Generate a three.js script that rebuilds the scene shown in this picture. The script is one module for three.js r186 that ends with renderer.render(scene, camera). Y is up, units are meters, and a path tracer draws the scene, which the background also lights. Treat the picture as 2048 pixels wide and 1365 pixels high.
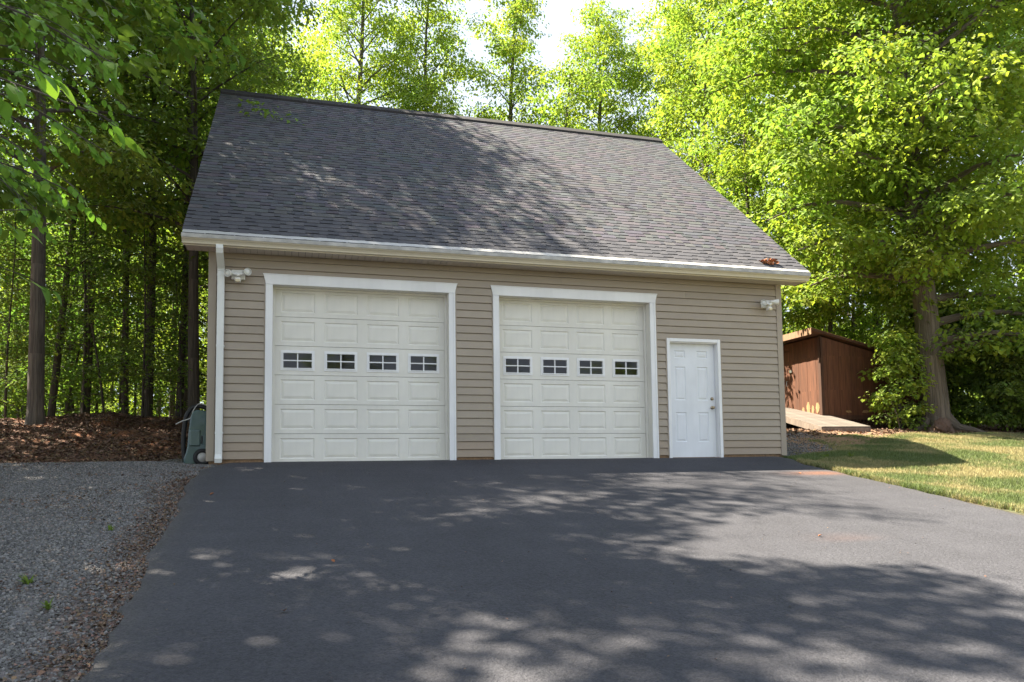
import * as THREE from 'three';
import { mergeGeometries, mergeVertices, toCreasedNormals } from 'three/addons/utils/BufferGeometryUtils.js';
import { RoundedBoxGeometry } from 'three/addons/geometries/RoundedBoxGeometry.js';

// ---------------------------------------------------------------- camera, sky, sun, exposure
const scene = new THREE.Scene();
const camera = new THREE.PerspectiveCamera(47.56, 2048 / 1365, 0.1, 900);
camera.position.set(1.2074, -0.0592, 12.294);
camera.setRotationFromMatrix(new THREE.Matrix4().makeBasis(
  new THREE.Vector3(0.96208, -0.01267, 0.27249), new THREE.Vector3(-0.0072, 0.99739, 0.0718), new THREE.Vector3(-0.27268, -0.07104, 0.95948)));
camera.setViewOffset(2048, 1365, 0, -136.9, 2048, 1365);          // the photograph's lens was shifted upwards
scene.add(camera);

const renderer = new THREE.WebGLRenderer({ antialias: true });
renderer.setSize(1024, 682);
renderer.toneMapping = THREE.LinearToneMapping;
renderer.toneMappingExposure = 5.5;
renderer.shadowMap.enabled = true;

function makeSky() {
  const W = 256, H = 128, d = new Float32Array(W * H * 4);
  for (let j = 0; j < H; j++) for (let i = 0; i < W; i++) {
    const el = Math.max(0, ((j + .5) / H - .5) * 2), k = Math.pow(1 - el, 2.2), o = (j * W + i) * 4;
    d[o] = .190 + .025 * k; d[o + 1] = .222 + .018 * k; d[o + 2] = .285 - .005 * k; d[o + 3] = 1;
    if (j < H / 2) { d[o] = .06; d[o + 1] = .065; d[o + 2] = .045; }
  }
  const t = new THREE.DataTexture(d, W, H, THREE.RGBAFormat, THREE.FloatType);
  t.mapping = THREE.EquirectangularReflectionMapping; t.magFilter = THREE.LinearFilter; t.needsUpdate = true;
  return t;
}
scene.background = makeSky();
scene.environment = scene.background;

const SUN = new THREE.Vector3(-.58, 1, -.38);                       // from the left, behind the garage
const sun = new THREE.DirectionalLight(new THREE.Color(1, .91, .75), 5);
sun.position.copy(SUN).multiplyScalar(60);
sun.castShadow = true; sun.shadow.mapSize.set(4096, 4096); sun.shadow.radius = 1;
Object.assign(sun.shadow.camera, { left: -45, right: 45, top: 45, bottom: -45, near: 1, far: 180 });
scene.add(sun, sun.target);

// ---------------------------------------------------------------- helpers
function mulberry(a) { return () => { a |= 0; a = a + 0x6D2B79F5 | 0; let t = Math.imul(a ^ a >>> 15, 1 | a); t = t + Math.imul(t ^ t >>> 7, 61 | t) ^ t; return ((t ^ t >>> 14) >>> 0) / 4294967296; }; }
const R0 = mulberry(7);
const V = (x, y, z) => new THREE.Vector3(x, y, z);
const sm = (a, b, x) => { const t = Math.min(1, Math.max(0, (x - a) / (b - a))); return t * t * (3 - 2 * t); };
const mixc = (a, b, t) => a.map((v, i) => v + (b[i] - v) * t);
const used = {};
function numbered(n) { const k = used[n] = (used[n] ?? -1) + 1; return k ? `${n}_${String(k).padStart(3, '0')}` : n; }
function tag(o, label, category, group) { o.userData.label = label; o.userData.category = category; if (group) o.userData.group = group; return o; }
function thing(name, label, category, p = [0, 0, 0], turn = 0, group) {
  const o = new THREE.Group(); o.name = numbered(name); scene.add(o); o.position.set(...p); o.rotation.y = turn;
  return tag(o, label, category, group);
}
function mesh(name, geo, mat, parent = scene) {
  const m = new THREE.Mesh(geo, mat); m.name = parent === scene ? numbered(name) : name; m.castShadow = m.receiveShadow = true; parent.add(m); return m;
}
function copyOf(o, p, turn = 0, s = 1, label) {
  const c = o.clone(); c.name = numbered(o.name.replace(/_\d{3}$/, '')); scene.add(c); c.position.set(...p); c.rotation.y = turn; c.scale.setScalar(s);
  c.userData = { ...o.userData }; if (label) c.userData.label = label; return c;
}
// hashed value noise, tileable with period p
function hash2(x, y, s) { let h = Math.imul(x, 374761393) ^ Math.imul(y, 668265263) ^ Math.imul(s, 974634777); h = Math.imul(h ^ h >>> 13, 1274126177); return ((h ^ h >>> 16) >>> 0) / 4294967296; }
function vnoise(x, y, p, s) {
  const xi = Math.floor(x), yi = Math.floor(y), fx = x - xi, fy = y - yi, u = fx * fx * (3 - 2 * fx), v = fy * fy * (3 - 2 * fy);
  const w = a => p ? ((a % p) + p) % p : a, X0 = w(xi), X1 = w(xi + 1), Y0 = w(yi), Y1 = w(yi + 1);
  const a = hash2(X0, Y0, s), b = hash2(X1, Y0, s), c = hash2(X0, Y1, s), d = hash2(X1, Y1, s);
  return a + (b - a) * u + (c - a) * v + (a - b - c + d) * u * v;
}
function fbm(x, y, p, s, n = 4) { let t = 0, a = .5, k = 0; for (let i = 0; i < n; i++) { t += a * vnoise(x, y, p, s + i); k += a; a *= .5; x *= 2; y *= 2; if (p) p *= 2; } return t / k; }
function tex(n, fn, srgb = false, rep = 1, m = n) {
  const d = new Uint8Array(n * m * 4), enc = c => Math.max(0, Math.min(255, Math.round(255 * (srgb ? (c <= .0031308 ? c * 12.92 : 1.055 * Math.pow(Math.max(c, 0), 1 / 2.4) - .055) : c))));
  for (let j = 0; j < m; j++) for (let i = 0; i < n; i++) { const c = fn(i / n, j / m, i, j), o = (j * n + i) * 4, a = typeof c === 'number'; d[o] = enc(a ? c : c[0]); d[o + 1] = enc(a ? c : c[1]); d[o + 2] = enc(a ? c : c[2]); d[o + 3] = 255; }
  const t = new THREE.DataTexture(d, n, m); t.wrapS = t.wrapT = THREE.RepeatWrapping; t.magFilter = THREE.LinearFilter; t.minFilter = THREE.LinearMipmapLinearFilter; t.generateMipmaps = true;
  if (srgb) t.colorSpace = THREE.SRGBColorSpace; t.repeat.set(rep, rep); t.needsUpdate = true; return t;
}
const lin = (r, g, b) => new THREE.Color().setRGB(r, g, b);
const std = (c, rough = .8, o = {}) => new THREE.MeshStandardMaterial({ color: c ? lin(...c) : 0xffffff, roughness: rough, ...o });
// a bar of any section (list of [z, y]) running along x
function prism(sec, x0, x1, capped = true) {
  const n = sec.length, pos = [], idx = [], uv = []; let per = 0;
  for (let i = 0; i < n; i++) {
    const [z0, y0] = sec[i], [z1, y1] = sec[(i + 1) % n], o = pos.length / 3, l = Math.hypot(z1 - z0, y1 - y0);
    pos.push(x0, y0, z0, x1, y0, z0, x1, y1, z1, x0, y1, z1); uv.push(x0, per, x1, per, x1, per + l, x0, per + l); per += l; idx.push(o, o + 1, o + 2, o, o + 2, o + 3);
  }
  if (capped) for (const [x, f] of [[x0, 0], [x1, 1]]) {
    const tri = THREE.ShapeUtils.triangulateShape(sec.map(p => new THREE.Vector2(...p)), []), o = pos.length / 3;
    for (const [z, y] of sec) { pos.push(x, y, z); uv.push(z, y); }
    for (const t of tri) idx.push(o + t[0], o + t[f ? 2 : 1], o + t[f ? 1 : 2]);
  }
  const g = new THREE.BufferGeometry(); g.setAttribute('position', new THREE.Float32BufferAttribute(pos, 3)); g.setAttribute('uv', new THREE.Float32BufferAttribute(uv, 2)); g.setIndex(idx);
  const q = g.toNonIndexed(); q.computeVertexNormals(); return q;
}
function box(x0, x1, y0, y1, z0, z1, bev = 0) {
  const g = bev ? new RoundedBoxGeometry(x1 - x0, y1 - y0, z1 - z0, 1, bev) : new THREE.BoxGeometry(x1 - x0, y1 - y0, z1 - z0);
  g.translate((x0 + x1) / 2, (y0 + y1) / 2, (z0 + z1) / 2);
  const p = g.attributes.position, nn = g.attributes.normal, uv = g.attributes.uv;                       // uv in metres
  for (let i = 0; i < p.count; i++) { const a = Math.abs(nn.getX(i)), b = Math.abs(nn.getY(i)), c = Math.abs(nn.getZ(i)); if (c >= a && c >= b) uv.setXY(i, p.getX(i), p.getY(i)); else if (a >= b) uv.setXY(i, p.getZ(i), p.getY(i)); else uv.setXY(i, p.getX(i), p.getZ(i)); }
  return g.index ? g.toNonIndexed() : g;
}
const rect = (x0, x1, y0, y1) => [[x0, y0], [x1, y0], [x1, y1], [x0, y1]];
function sheet(outer, holes, z0, z1) {                                // extruded outline with holes, lying in xy
  const s = new THREE.Shape(outer.map(p => new THREE.Vector2(...p)));
  for (const h of holes) s.holes.push(new THREE.Path(h.map(p => new THREE.Vector2(...p)).reverse()));
  const g = new THREE.ExtrudeGeometry(s, { depth: z1 - z0, bevelEnabled: false, steps: 1 }); g.translate(0, 0, z0); return g;
}
function tube(pts, rad, seg = 7, cap = true) {                        // tapered tube through points
  const pos = [], uv = [], idx = []; let L = 0; const up = V(0, 0, 1), a = V(), b = V(), t = V();
  for (let i = 0; i < pts.length; i++) {
    t.copy(pts[Math.min(i + 1, pts.length - 1)]).sub(pts[Math.max(0, i - 1)]).normalize();
    a.crossVectors(Math.abs(t.z) > .9 ? V(1, 0, 0) : up, t).normalize(); b.crossVectors(t, a);
    if (i) L += pts[i].distanceTo(pts[i - 1]);
    for (let k = 0; k <= seg; k++) { const an = k / seg * Math.PI * 2, c = Math.cos(an) * rad[i], s = Math.sin(an) * rad[i]; pos.push(pts[i].x + a.x * c + b.x * s, pts[i].y + a.y * c + b.y * s, pts[i].z + a.z * c + b.z * s); uv.push(k / seg * Math.max(.15, rad[0] * 6.283), L); }
    if (i) for (let k = 0; k < seg; k++) { const o = (i - 1) * (seg + 1) + k; idx.push(o, o + 1, o + seg + 1, o + 1, o + seg + 2, o + seg + 1); }
  }
  if (cap) for (const e of [0, pts.length - 1]) { const c = pos.length / 3; pos.push(pts[e].x, pts[e].y, pts[e].z); uv.push(0, 0); for (let k = 0; k < seg; k++) { const o = e * (seg + 1) + k; e ? idx.push(o, o + 1, c) : idx.push(o + 1, o, c); } }
  const g = new THREE.BufferGeometry(); g.setAttribute('position', new THREE.Float32BufferAttribute(pos, 3)); g.setAttribute('uv', new THREE.Float32BufferAttribute(uv, 2)); g.setIndex(idx); g.computeVertexNormals(); return g;
}
function paint(g, c) { const n = g.attributes.position.count, a = new Float32Array(n * 3); for (let i = 0; i < n; i++) a.set(c, i * 3); g.setAttribute('color', new THREE.BufferAttribute(a, 3)); return g; }
const merge = l => mergeGeometries(l.map(g => { const q = g.index ? g.toNonIndexed() : g; for (const k of Object.keys(q.attributes)) if (!['position', 'normal', 'uv', 'color'].includes(k)) q.deleteAttribute(k); return q; }));

// ---------------------------------------------------------------- the lie of the land
const W = 9.89, RIDGE_Y = 8.225, RIDGE_Z = -5.312, EAVE_Z = .45, EAVE_Y = 3.345, PITCH = Math.atan2(RIDGE_Y - EAVE_Y, EAVE_Z - RIDGE_Z), DEPTH = 10.62;
const slope = z => z < 0 ? 0 : z < 14 ? -.13 * z : -1.82 - .5 * (1 - Math.exp(-(z - 14) / 8));
function land(x, z) {
  let h = slope(z) - .012;
  const wl = 1 - sm(-.9, -.02, x), wr = sm(9.9, 10.9, x), wb = sm(-10.6, -13.5, z);
  const nz = (fbm(x * .55 + 40, z * .55 + 40, 0, 3, 3) - .5), nf = (fbm(x * 2.3 + 90, z * 2.3 + 90, 0, 5, 3) - .5);
  const berm = .06 * sm(1.5, -.8, z) + (sm(-1.0, -5.6, z) * (.82 + .9 * nz + .12 * Math.exp(-(((x + 2.4) / 1.6) ** 2))) + .12 * nf * sm(-.8, -2, z)) * 1.0 - .22 * sm(-3.2, -7, x) * sm(-1, -4, z);
  const bank = Math.max(0, Math.min(1, (-z - .15) / 5.4)) * .68 + sm(-5.5, -12, z) * .5 + (.10 * nz + .05 * nf) * sm(.6, -2, z) + .12 * sm(9.6, 14, x) * sm(8, -1, z);
  h += berm * wl + bank * wr + wb * (1 - wl) * (1 - wr) * 1.0;
  return h + nf * .02 * (x < -.4 || x > 10 ? 1 : 0);
}
const driveL = z => z < 1 ? .16 - .19 * sm(0, .9, z) : -.03 + .33 * sm(.9, 9, z) + .02 * Math.sin(z * 2.1) + .012 * Math.sin(z * 5.3);
const driveR = z => 9.80 - .25 * sm(0, 1.2, z) - .50 * sm(.6, 6.5, z) + .02 * Math.sin(z * 1.7 + 1) + .012 * Math.sin(z * 4.9);
const onDrive = (x, z) => z > .0 && x > driveL(z) && x < driveR(z);
const drift = (x, z) => fbm(x * .8 + 11, z * .8 + 31, 0, 21, 4);
// zones: 0..1 shares of gravel, lawn
const gravelEdge = x => -1.15 - .25 * Math.sin(x * .9) + .3 * sm(-2, -6, x) - .9 * sm(-1.4, -.2, x);
const isGravel = (x, z) => x < 0.6 && z > gravelEdge(x) + (drift(x, z) - .5) * .5;
const lawnShare = (x, z) => x < 9 ? 0 : sm(.0, .8, (x - 10.2) * .30 + (z + 1.2) * .55 + (drift(x * 1.4, z * 1.4) - .5) * 1.6) * sm(-4.6, -3.2, z - (drift(x, z) - .5) * 2.4);

// ---------------------------------------------------------------- textures and materials
const noiseTile = tex(512, (u, v) => { const f = fbm(u * 8, v * 8, 8, 1, 6), g = hash2(Math.floor(u * 512), Math.floor(v * 512), 9); return .62 + .5 * (f - .5) + .28 * (g - .5); });
const soilTile = tex(1024, (u, v, i, j) => { const f = fbm(u * 24, v * 24, 24, 51, 5), g = hash2(i, j, 77), c = fbm(u * 90, v * 90, 90, 61, 2); const k = .72 + .5 * (f - .5) + .3 * (g - .5) + .55 * (c - .5); return [k * 1.02, k, k * .96]; }, true);
const soilBump = tex(512, (u, v) => .6 * fbm(u * 40, v * 40, 40, 71, 4) + .4 * fbm(u * 12, v * 12, 12, 75, 3));
const asphaltTile = tex(1024, (u, v, i, j) => { const g = hash2(i >> 1, j >> 1, 5), g2 = vnoise(u * 230, v * 230, 230, 6), g3 = vnoise(u * 96, v * 96, 96, 7), f = fbm(u * 6, v * 6, 6, 8, 4); const k = .78 + .20 * (f - .5) + .26 * (g - .5) + .34 * (g2 - .5) + .26 * (g3 - .5) + (g2 > .95 ? .3 : 0); return [k, k, k * 1.015]; }, true);
const asphaltBump = tex(1024, (u, v) => .5 * vnoise(u * 230, v * 230, 230, 16) + .5 * vnoise(u * 96, v * 96, 96, 18));
const graniteTile = tex(512, (u, v, i, j) => { const g = hash2(i, j, 25), f = fbm(u * 10, v * 10, 10, 28, 4); const k = .82 + .30 * (f - .5) + .40 * (g - .5); return [k, k * .985, k * .99]; }, true);
const barkTile = tex(512, (u, v) => { const w = fbm(u * 6, v * 5, 5, 33, 3), r = Math.abs(2 * fbm(u * 16 + w * 1.2, v * 3, 0, 35, 4) - 1), m = fbm(u * 4, v * 2, 4, 39, 4); const k = .42 + .6 * Math.pow(r, .7) + .35 * (m - .5); return [k, k * .97, k * .92]; }, true);
const barkBump = tex(512, (u, v) => { const w = fbm(u * 6, v * 5, 5, 33, 3); return Math.pow(Math.abs(2 * fbm(u * 16 + w * 1.2, v * 3, 0, 35, 4) - 1), .7); });
const woodTile = tex(512, (u, v) => { const f = fbm(u * 34, v * 3, 34, 43, 4), g = fbm(u * 6, v * 1, 6, 47, 3); const k = .74 + .55 * (f - .5) + .3 * (g - .5); return [k, k * .98, k * .95]; }, true);
const dirtTile = tex(512, (u, v) => { const f = fbm(u * 5, v * 5, 5, 83, 5), s = fbm(u * 40, v * 4, 40, 87, 3); const k = .93 + .16 * (f - .5) + .06 * (s - .5); return [k, k * .995, k * .985]; }, true);
const R = (t, x, y = x) => { const c = t.clone(); c.repeat.set(x, y); c.needsUpdate = true; return c; };

const M = {
  ground: std(null, .97, { vertexColors: true, map: R(soilTile, .42), bumpMap: R(soilBump, .8), bumpScale: .03 }),
  asphalt: new THREE.MeshPhysicalMaterial({ roughness: .9, specularIntensity: .5, vertexColors: true, map: R(asphaltTile, .62), bumpMap: R(asphaltBump, .62), bumpScale: .007 }),
  shingle: ['.072 .071 .080', '.064 .064 .073', '.078 .076 .084', '.058 .058 .067', '.085 .082 .088'].map(s => std(s.split(' ').map(Number), .93, { map: R(graniteTile, 1.6), bumpMap: R(noiseTile, 5), bumpScale: .002 })),
  shingles: std(null, .93, { vertexColors: true, map: R(graniteTile, 1.6), bumpMap: R(noiseTile, 5), bumpScale: .002 }),
  deck: std([.016, .016, .018], .95), ridge: std([.024, .021, .021], .9, { map: R(graniteTile, 1.6) }),
  siding: [[.335, .280, .215], [.345, .288, .222], [.326, .272, .208]].map(c => std(c, .5, { map: R(dirtTile, .25, .9) })),
  sidingLow: std([.335, .265, .195], .6, { map: R(dirtTile, .4, 2) }), sidingTrim: std([.335, .28, .217], .55, { map: R(dirtTile, .4) }),
  white: std([.80, .80, .80], .5, { map: R(dirtTile, .5) }), doorWhite: std([.74, .76, .79], .45, { map: R(dirtTile, .6) }),
  garageDoor: std([.74, .72, .655], .5, { map: R(dirtTile, .7) }),
  gutter: std([.60, .54, .42], .45, { map: R(dirtTile, .3) }), gutterLip: std([.62, .60, .56], .5, { map: R(noiseTile, .9) }),
  soffit: std([.50, .44, .39], .6), fascia: std([.70, .64, .53], .5), downspout: std([.74, .75, .72], .45, { map: R(dirtTile, .9) }),
  concrete: std([.30, .19, .11], .9, { map: R(soilTile, .6) }), inside: std([.10, .09, .08], .95),
  seal: std([.22, .15, .09], .8), brass: std([.36, .29, .19], .35, { metalness: .9 }), metal: std([.4, .4, .4], .4, { metalness: .8 }),
  glass: new THREE.MeshPhysicalMaterial({ color: 0xffffff, transmission: 1, thickness: 0, roughness: .04, ior: 1.5 }),
  lamp: std([.74, .73, .68], .45), lens: new THREE.MeshPhysicalMaterial({ color: lin(.62, .62, .58), roughness: .12, clearcoat: 1, clearcoatRoughness: .05 }), sensor: std([.62, .54, .36], .4),
  teal: new THREE.MeshPhysicalMaterial({ color: lin(.05, .10, .10), roughness: .38, clearcoat: .3 }), tealPale: new THREE.MeshPhysicalMaterial({ color: lin(.075, .125, .122), roughness: .38, clearcoat: .3 }),
  rubber: std([.012, .012, .013], .6), hub: std([.50, .49, .46], .4),
  shed: [[.145, .056, .027], [.138, .053, .025], [.152, .059, .029]].map(c => std(c, .85, { map: R(woodTile, 1), bumpMap: R(woodTile, 1), bumpScale: .003 })),
  shedTrim: std([.095, .042, .024], .85, { map: R(woodTile, 1) }), shedRoof: std([.34, .20, .12], .85, { map: R(woodTile, .7) }),
  peeled: std([.42, .27, .13], .9, { map: R(woodTile, 1) }),
  ramp: [[.17, .145, .122], [.15, .125, .105], [.19, .163, .138]].map(c => std(c, .88, { map: R(woodTile, .8) })), rampSide: std([.21, .17, .14], .9, { map: R(woodTile, .8) }),
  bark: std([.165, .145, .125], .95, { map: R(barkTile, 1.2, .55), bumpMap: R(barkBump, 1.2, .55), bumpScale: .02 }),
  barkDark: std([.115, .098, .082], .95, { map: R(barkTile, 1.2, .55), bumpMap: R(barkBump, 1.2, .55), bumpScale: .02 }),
  barkPale: std([.25, .205, .165], .95, { map: R(barkTile, .7, .4), bumpMap: R(barkBump, .7, .4), bumpScale: .03 }),
  rock: std([.24, .155, .115], .95, { map: R(soilTile, 1.2), bumpMap: R(soilBump, 1.5), bumpScale: .04 }),
  stone: std([.138, .131, .125], .9), litter: std([.115, .080, .056], .9, { side: THREE.DoubleSide }), dryLeaf: std([.24, .085, .03], .85, { side: THREE.DoubleSide }),
  grass: new THREE.MeshPhysicalMaterial({ color: lin(1, 1, 1), roughness: 1, transmission: .35, thickness: 0, side: THREE.DoubleSide }),
};
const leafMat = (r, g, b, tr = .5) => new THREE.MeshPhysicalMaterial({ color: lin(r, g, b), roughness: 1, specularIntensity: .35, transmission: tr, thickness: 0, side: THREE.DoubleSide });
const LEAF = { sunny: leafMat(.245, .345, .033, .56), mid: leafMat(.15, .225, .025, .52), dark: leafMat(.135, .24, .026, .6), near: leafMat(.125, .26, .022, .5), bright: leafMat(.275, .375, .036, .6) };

// ---------------------------------------------------------------- ground
{
  const xs = [], zs = [];
  for (let x = -260; x < -20; x += 12) xs.push(x); for (let x = -20; x < 30; x += .2) xs.push(x); for (let x = 30; x <= 270; x += 12) xs.push(x);
  for (let z = -270; z < -24; z += 12) zs.push(z); for (let z = -24; z < 16; z += .2) zs.push(z); for (let z = 16; z <= 240; z += 12) zs.push(z);
  const pos = [], col = [], uv = [], idx = [], nx = xs.length;
  const litter = [.105, .050, .027], clay = [.30, .115, .045], grav = [.125, .125, .132], green = [.075, .09, .025], straw = [.17, .13, .06], dirt = [.20, .115, .065], forest = [.085, .052, .03];
  for (const z of zs) for (const x of xs) {
    const inside = (z > .3 && x > driveL(z) + .3 && x < driveR(z) - .3) || (x > .3 && x < W - .3 && z < -.2 && z > -DEPTH + .2);
    pos.push(x, land(x, z) - (inside ? .09 : 0), z); uv.push(x, z);
    const d = drift(x, z), d2 = fbm(x * 3.1 + 5, z * 3.1 + 9, 0, 41, 3); let c;
    if (x < 4.5) {
      c = mixc(litter, clay, sm(.50, .68, d2) * .55 * sm(-1.2, -2.2, z) + .5 * sm(-.5, -2.5, x) * sm(.55, .7, d) * sm(-5, -2, z));
      c = mixc(c, grav, isGravel(x, z) ? 1 : 0); c = mixc(c, litter, sm(-.75, -.05, x - driveL(Math.max(0, z)) + (d2 - .5) * .9) * sm(.3, 2, z) * .7);
      c = mixc(c, forest, sm(-6, -9, z));
    } else {
      const g = mixc(green, straw, sm(.42, .66, d2 * .6 + d * .4));
      c = mixc(mixc(dirt, grav, sm(.5, .8, sm(13.5, 10.5, x) * (.6 + .8 * (d - .3)) * sm(-4.5, -2.5, z) * sm(.9, -.1, z))), g, lawnShare(x, z));
      if (z > 0) c = mixc(c, [.05, .04, .028], sm(.35, .05, x - driveR(z)));
      c = mixc(c, clay, .55 * sm(.6, .74, d2) * sm(3, .5, z) * sm(13.5, 10, x)); c = mixc(c, forest, sm(-6, -9, z));
    }
    col.push(...c.map(v => v * 1.35));
  }
  for (let j = 0; j < zs.length - 1; j++) for (let i = 0; i < nx - 1; i++) { const o = j * nx + i; idx.push(o, o + nx, o + 1, o + 1, o + nx, o + nx + 1); }
  const g = new THREE.BufferGeometry(); g.setAttribute('position', new THREE.Float32BufferAttribute(pos, 3)); g.setAttribute('color', new THREE.Float32BufferAttribute(col, 3)); g.setAttribute('uv', new THREE.Float32BufferAttribute(uv, 2)); g.setIndex(idx); g.computeVertexNormals();
  mesh('ground', g, M.ground).userData.kind = 'structure';
}
{ // driveway: a sheet with a rounded, slightly ragged edge that drops to the soil
  const pos = [], col = [], uv = [], idx = [], zs = [], NX = 74; for (let z = -.02; z < 24; z += z < 12 ? .16 : .6) zs.push(z);
  zs.forEach((z, j) => {
    const a = driveL(Math.max(z, 0)), b = driveR(Math.max(z, 0));
    for (let i = 0; i <= NX; i++) {
      const t = i === 0 ? 0 : i === NX ? 1 : (i - 1) / (NX - 2), rag = (fbm(z * 3, i < NX / 2 ? 1 : 7, 0, 91, 4) - .5) * .15, x0 = a - (i === 0 ? .05 : 0) + (t < .5 ? rag : 0), x = t < .5 ? x0 + (b - a) * t : b + (i === NX ? .05 : 0) + rag - (b - a) * (1 - t);
      const e = i === 0 || i === NX, edge = Math.min(t, 1 - t) * (b - a), y = slope(z) + (e ? -.08 : .028 - .02 * Math.exp(-edge / .05)) + .012 * (fbm(x * .5, z * .5, 0, 95, 2) - .5);
      pos.push(x, y, z); uv.push(x, z);
      const w = fbm(x * .35 + 3, z * .35 + 8, 0, 97, 4), f = fbm(x * 1.7, z * 1.7, 0, 99, 3); let c = [.047, .0463, .0515].map(v => v * (.82 + .34 * w + .12 * f));
      const rust = Math.exp(-(((x - 9.0) / .5) ** 2 + ((z - 2.15) / .16) ** 2)) * .5 + Math.exp(-(((x - 6.15) / .3) ** 2 + ((z - 6.15) / .07) ** 2)) * .2; c = mixc(c, [.22, .085, .035], Math.min(.6, rust * (.6 + f)));
      const tyre = [2.2 - .72, 2.2 + .72, 5.9 - .72, 5.9 + .72].reduce((q, t) => q + Math.exp(-(((x - t - .12 * Math.sin(z * .4 + t)) / .16) ** 2)), 0) * sm(.3, 2, z) * fbm(x * 1.2, z * .25, 0, 103, 3); c = mixc(c, [.040, .040, .045], .28 * tyre); c = mixc(c, [.025, .025, .027], .5 * Math.exp(-(((x - 5.7) / .22) ** 2 + ((z - 1.6) / .2) ** 2)) * f + .4 * Math.exp(-(((x - 2.5) / .16) ** 2 + ((z - 2.3) / .2) ** 2)) * f);
      c = mixc(c, [.13, .115, .10], .3 * Math.exp(-edge / .12) + .25 * Math.exp(-z / .15)); col.push(...c.map(v => v * 1.28));
    }
    if (j) for (let i = 0; i < NX; i++) { const o = (j - 1) * (NX + 1) + i; idx.push(o, o + NX + 1, o + 1, o + 1, o + NX + 1, o + NX + 2); }
  });
  const g = new THREE.BufferGeometry(); g.setAttribute('position', new THREE.Float32BufferAttribute(pos, 3)); g.setAttribute('color', new THREE.Float32BufferAttribute(col, 3)); g.setAttribute('uv', new THREE.Float32BufferAttribute(uv, 2)); g.setIndex(idx); g.computeVertexNormals();
  mesh('driveway', g, M.asphalt).userData.kind = 'structure';
}

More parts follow.
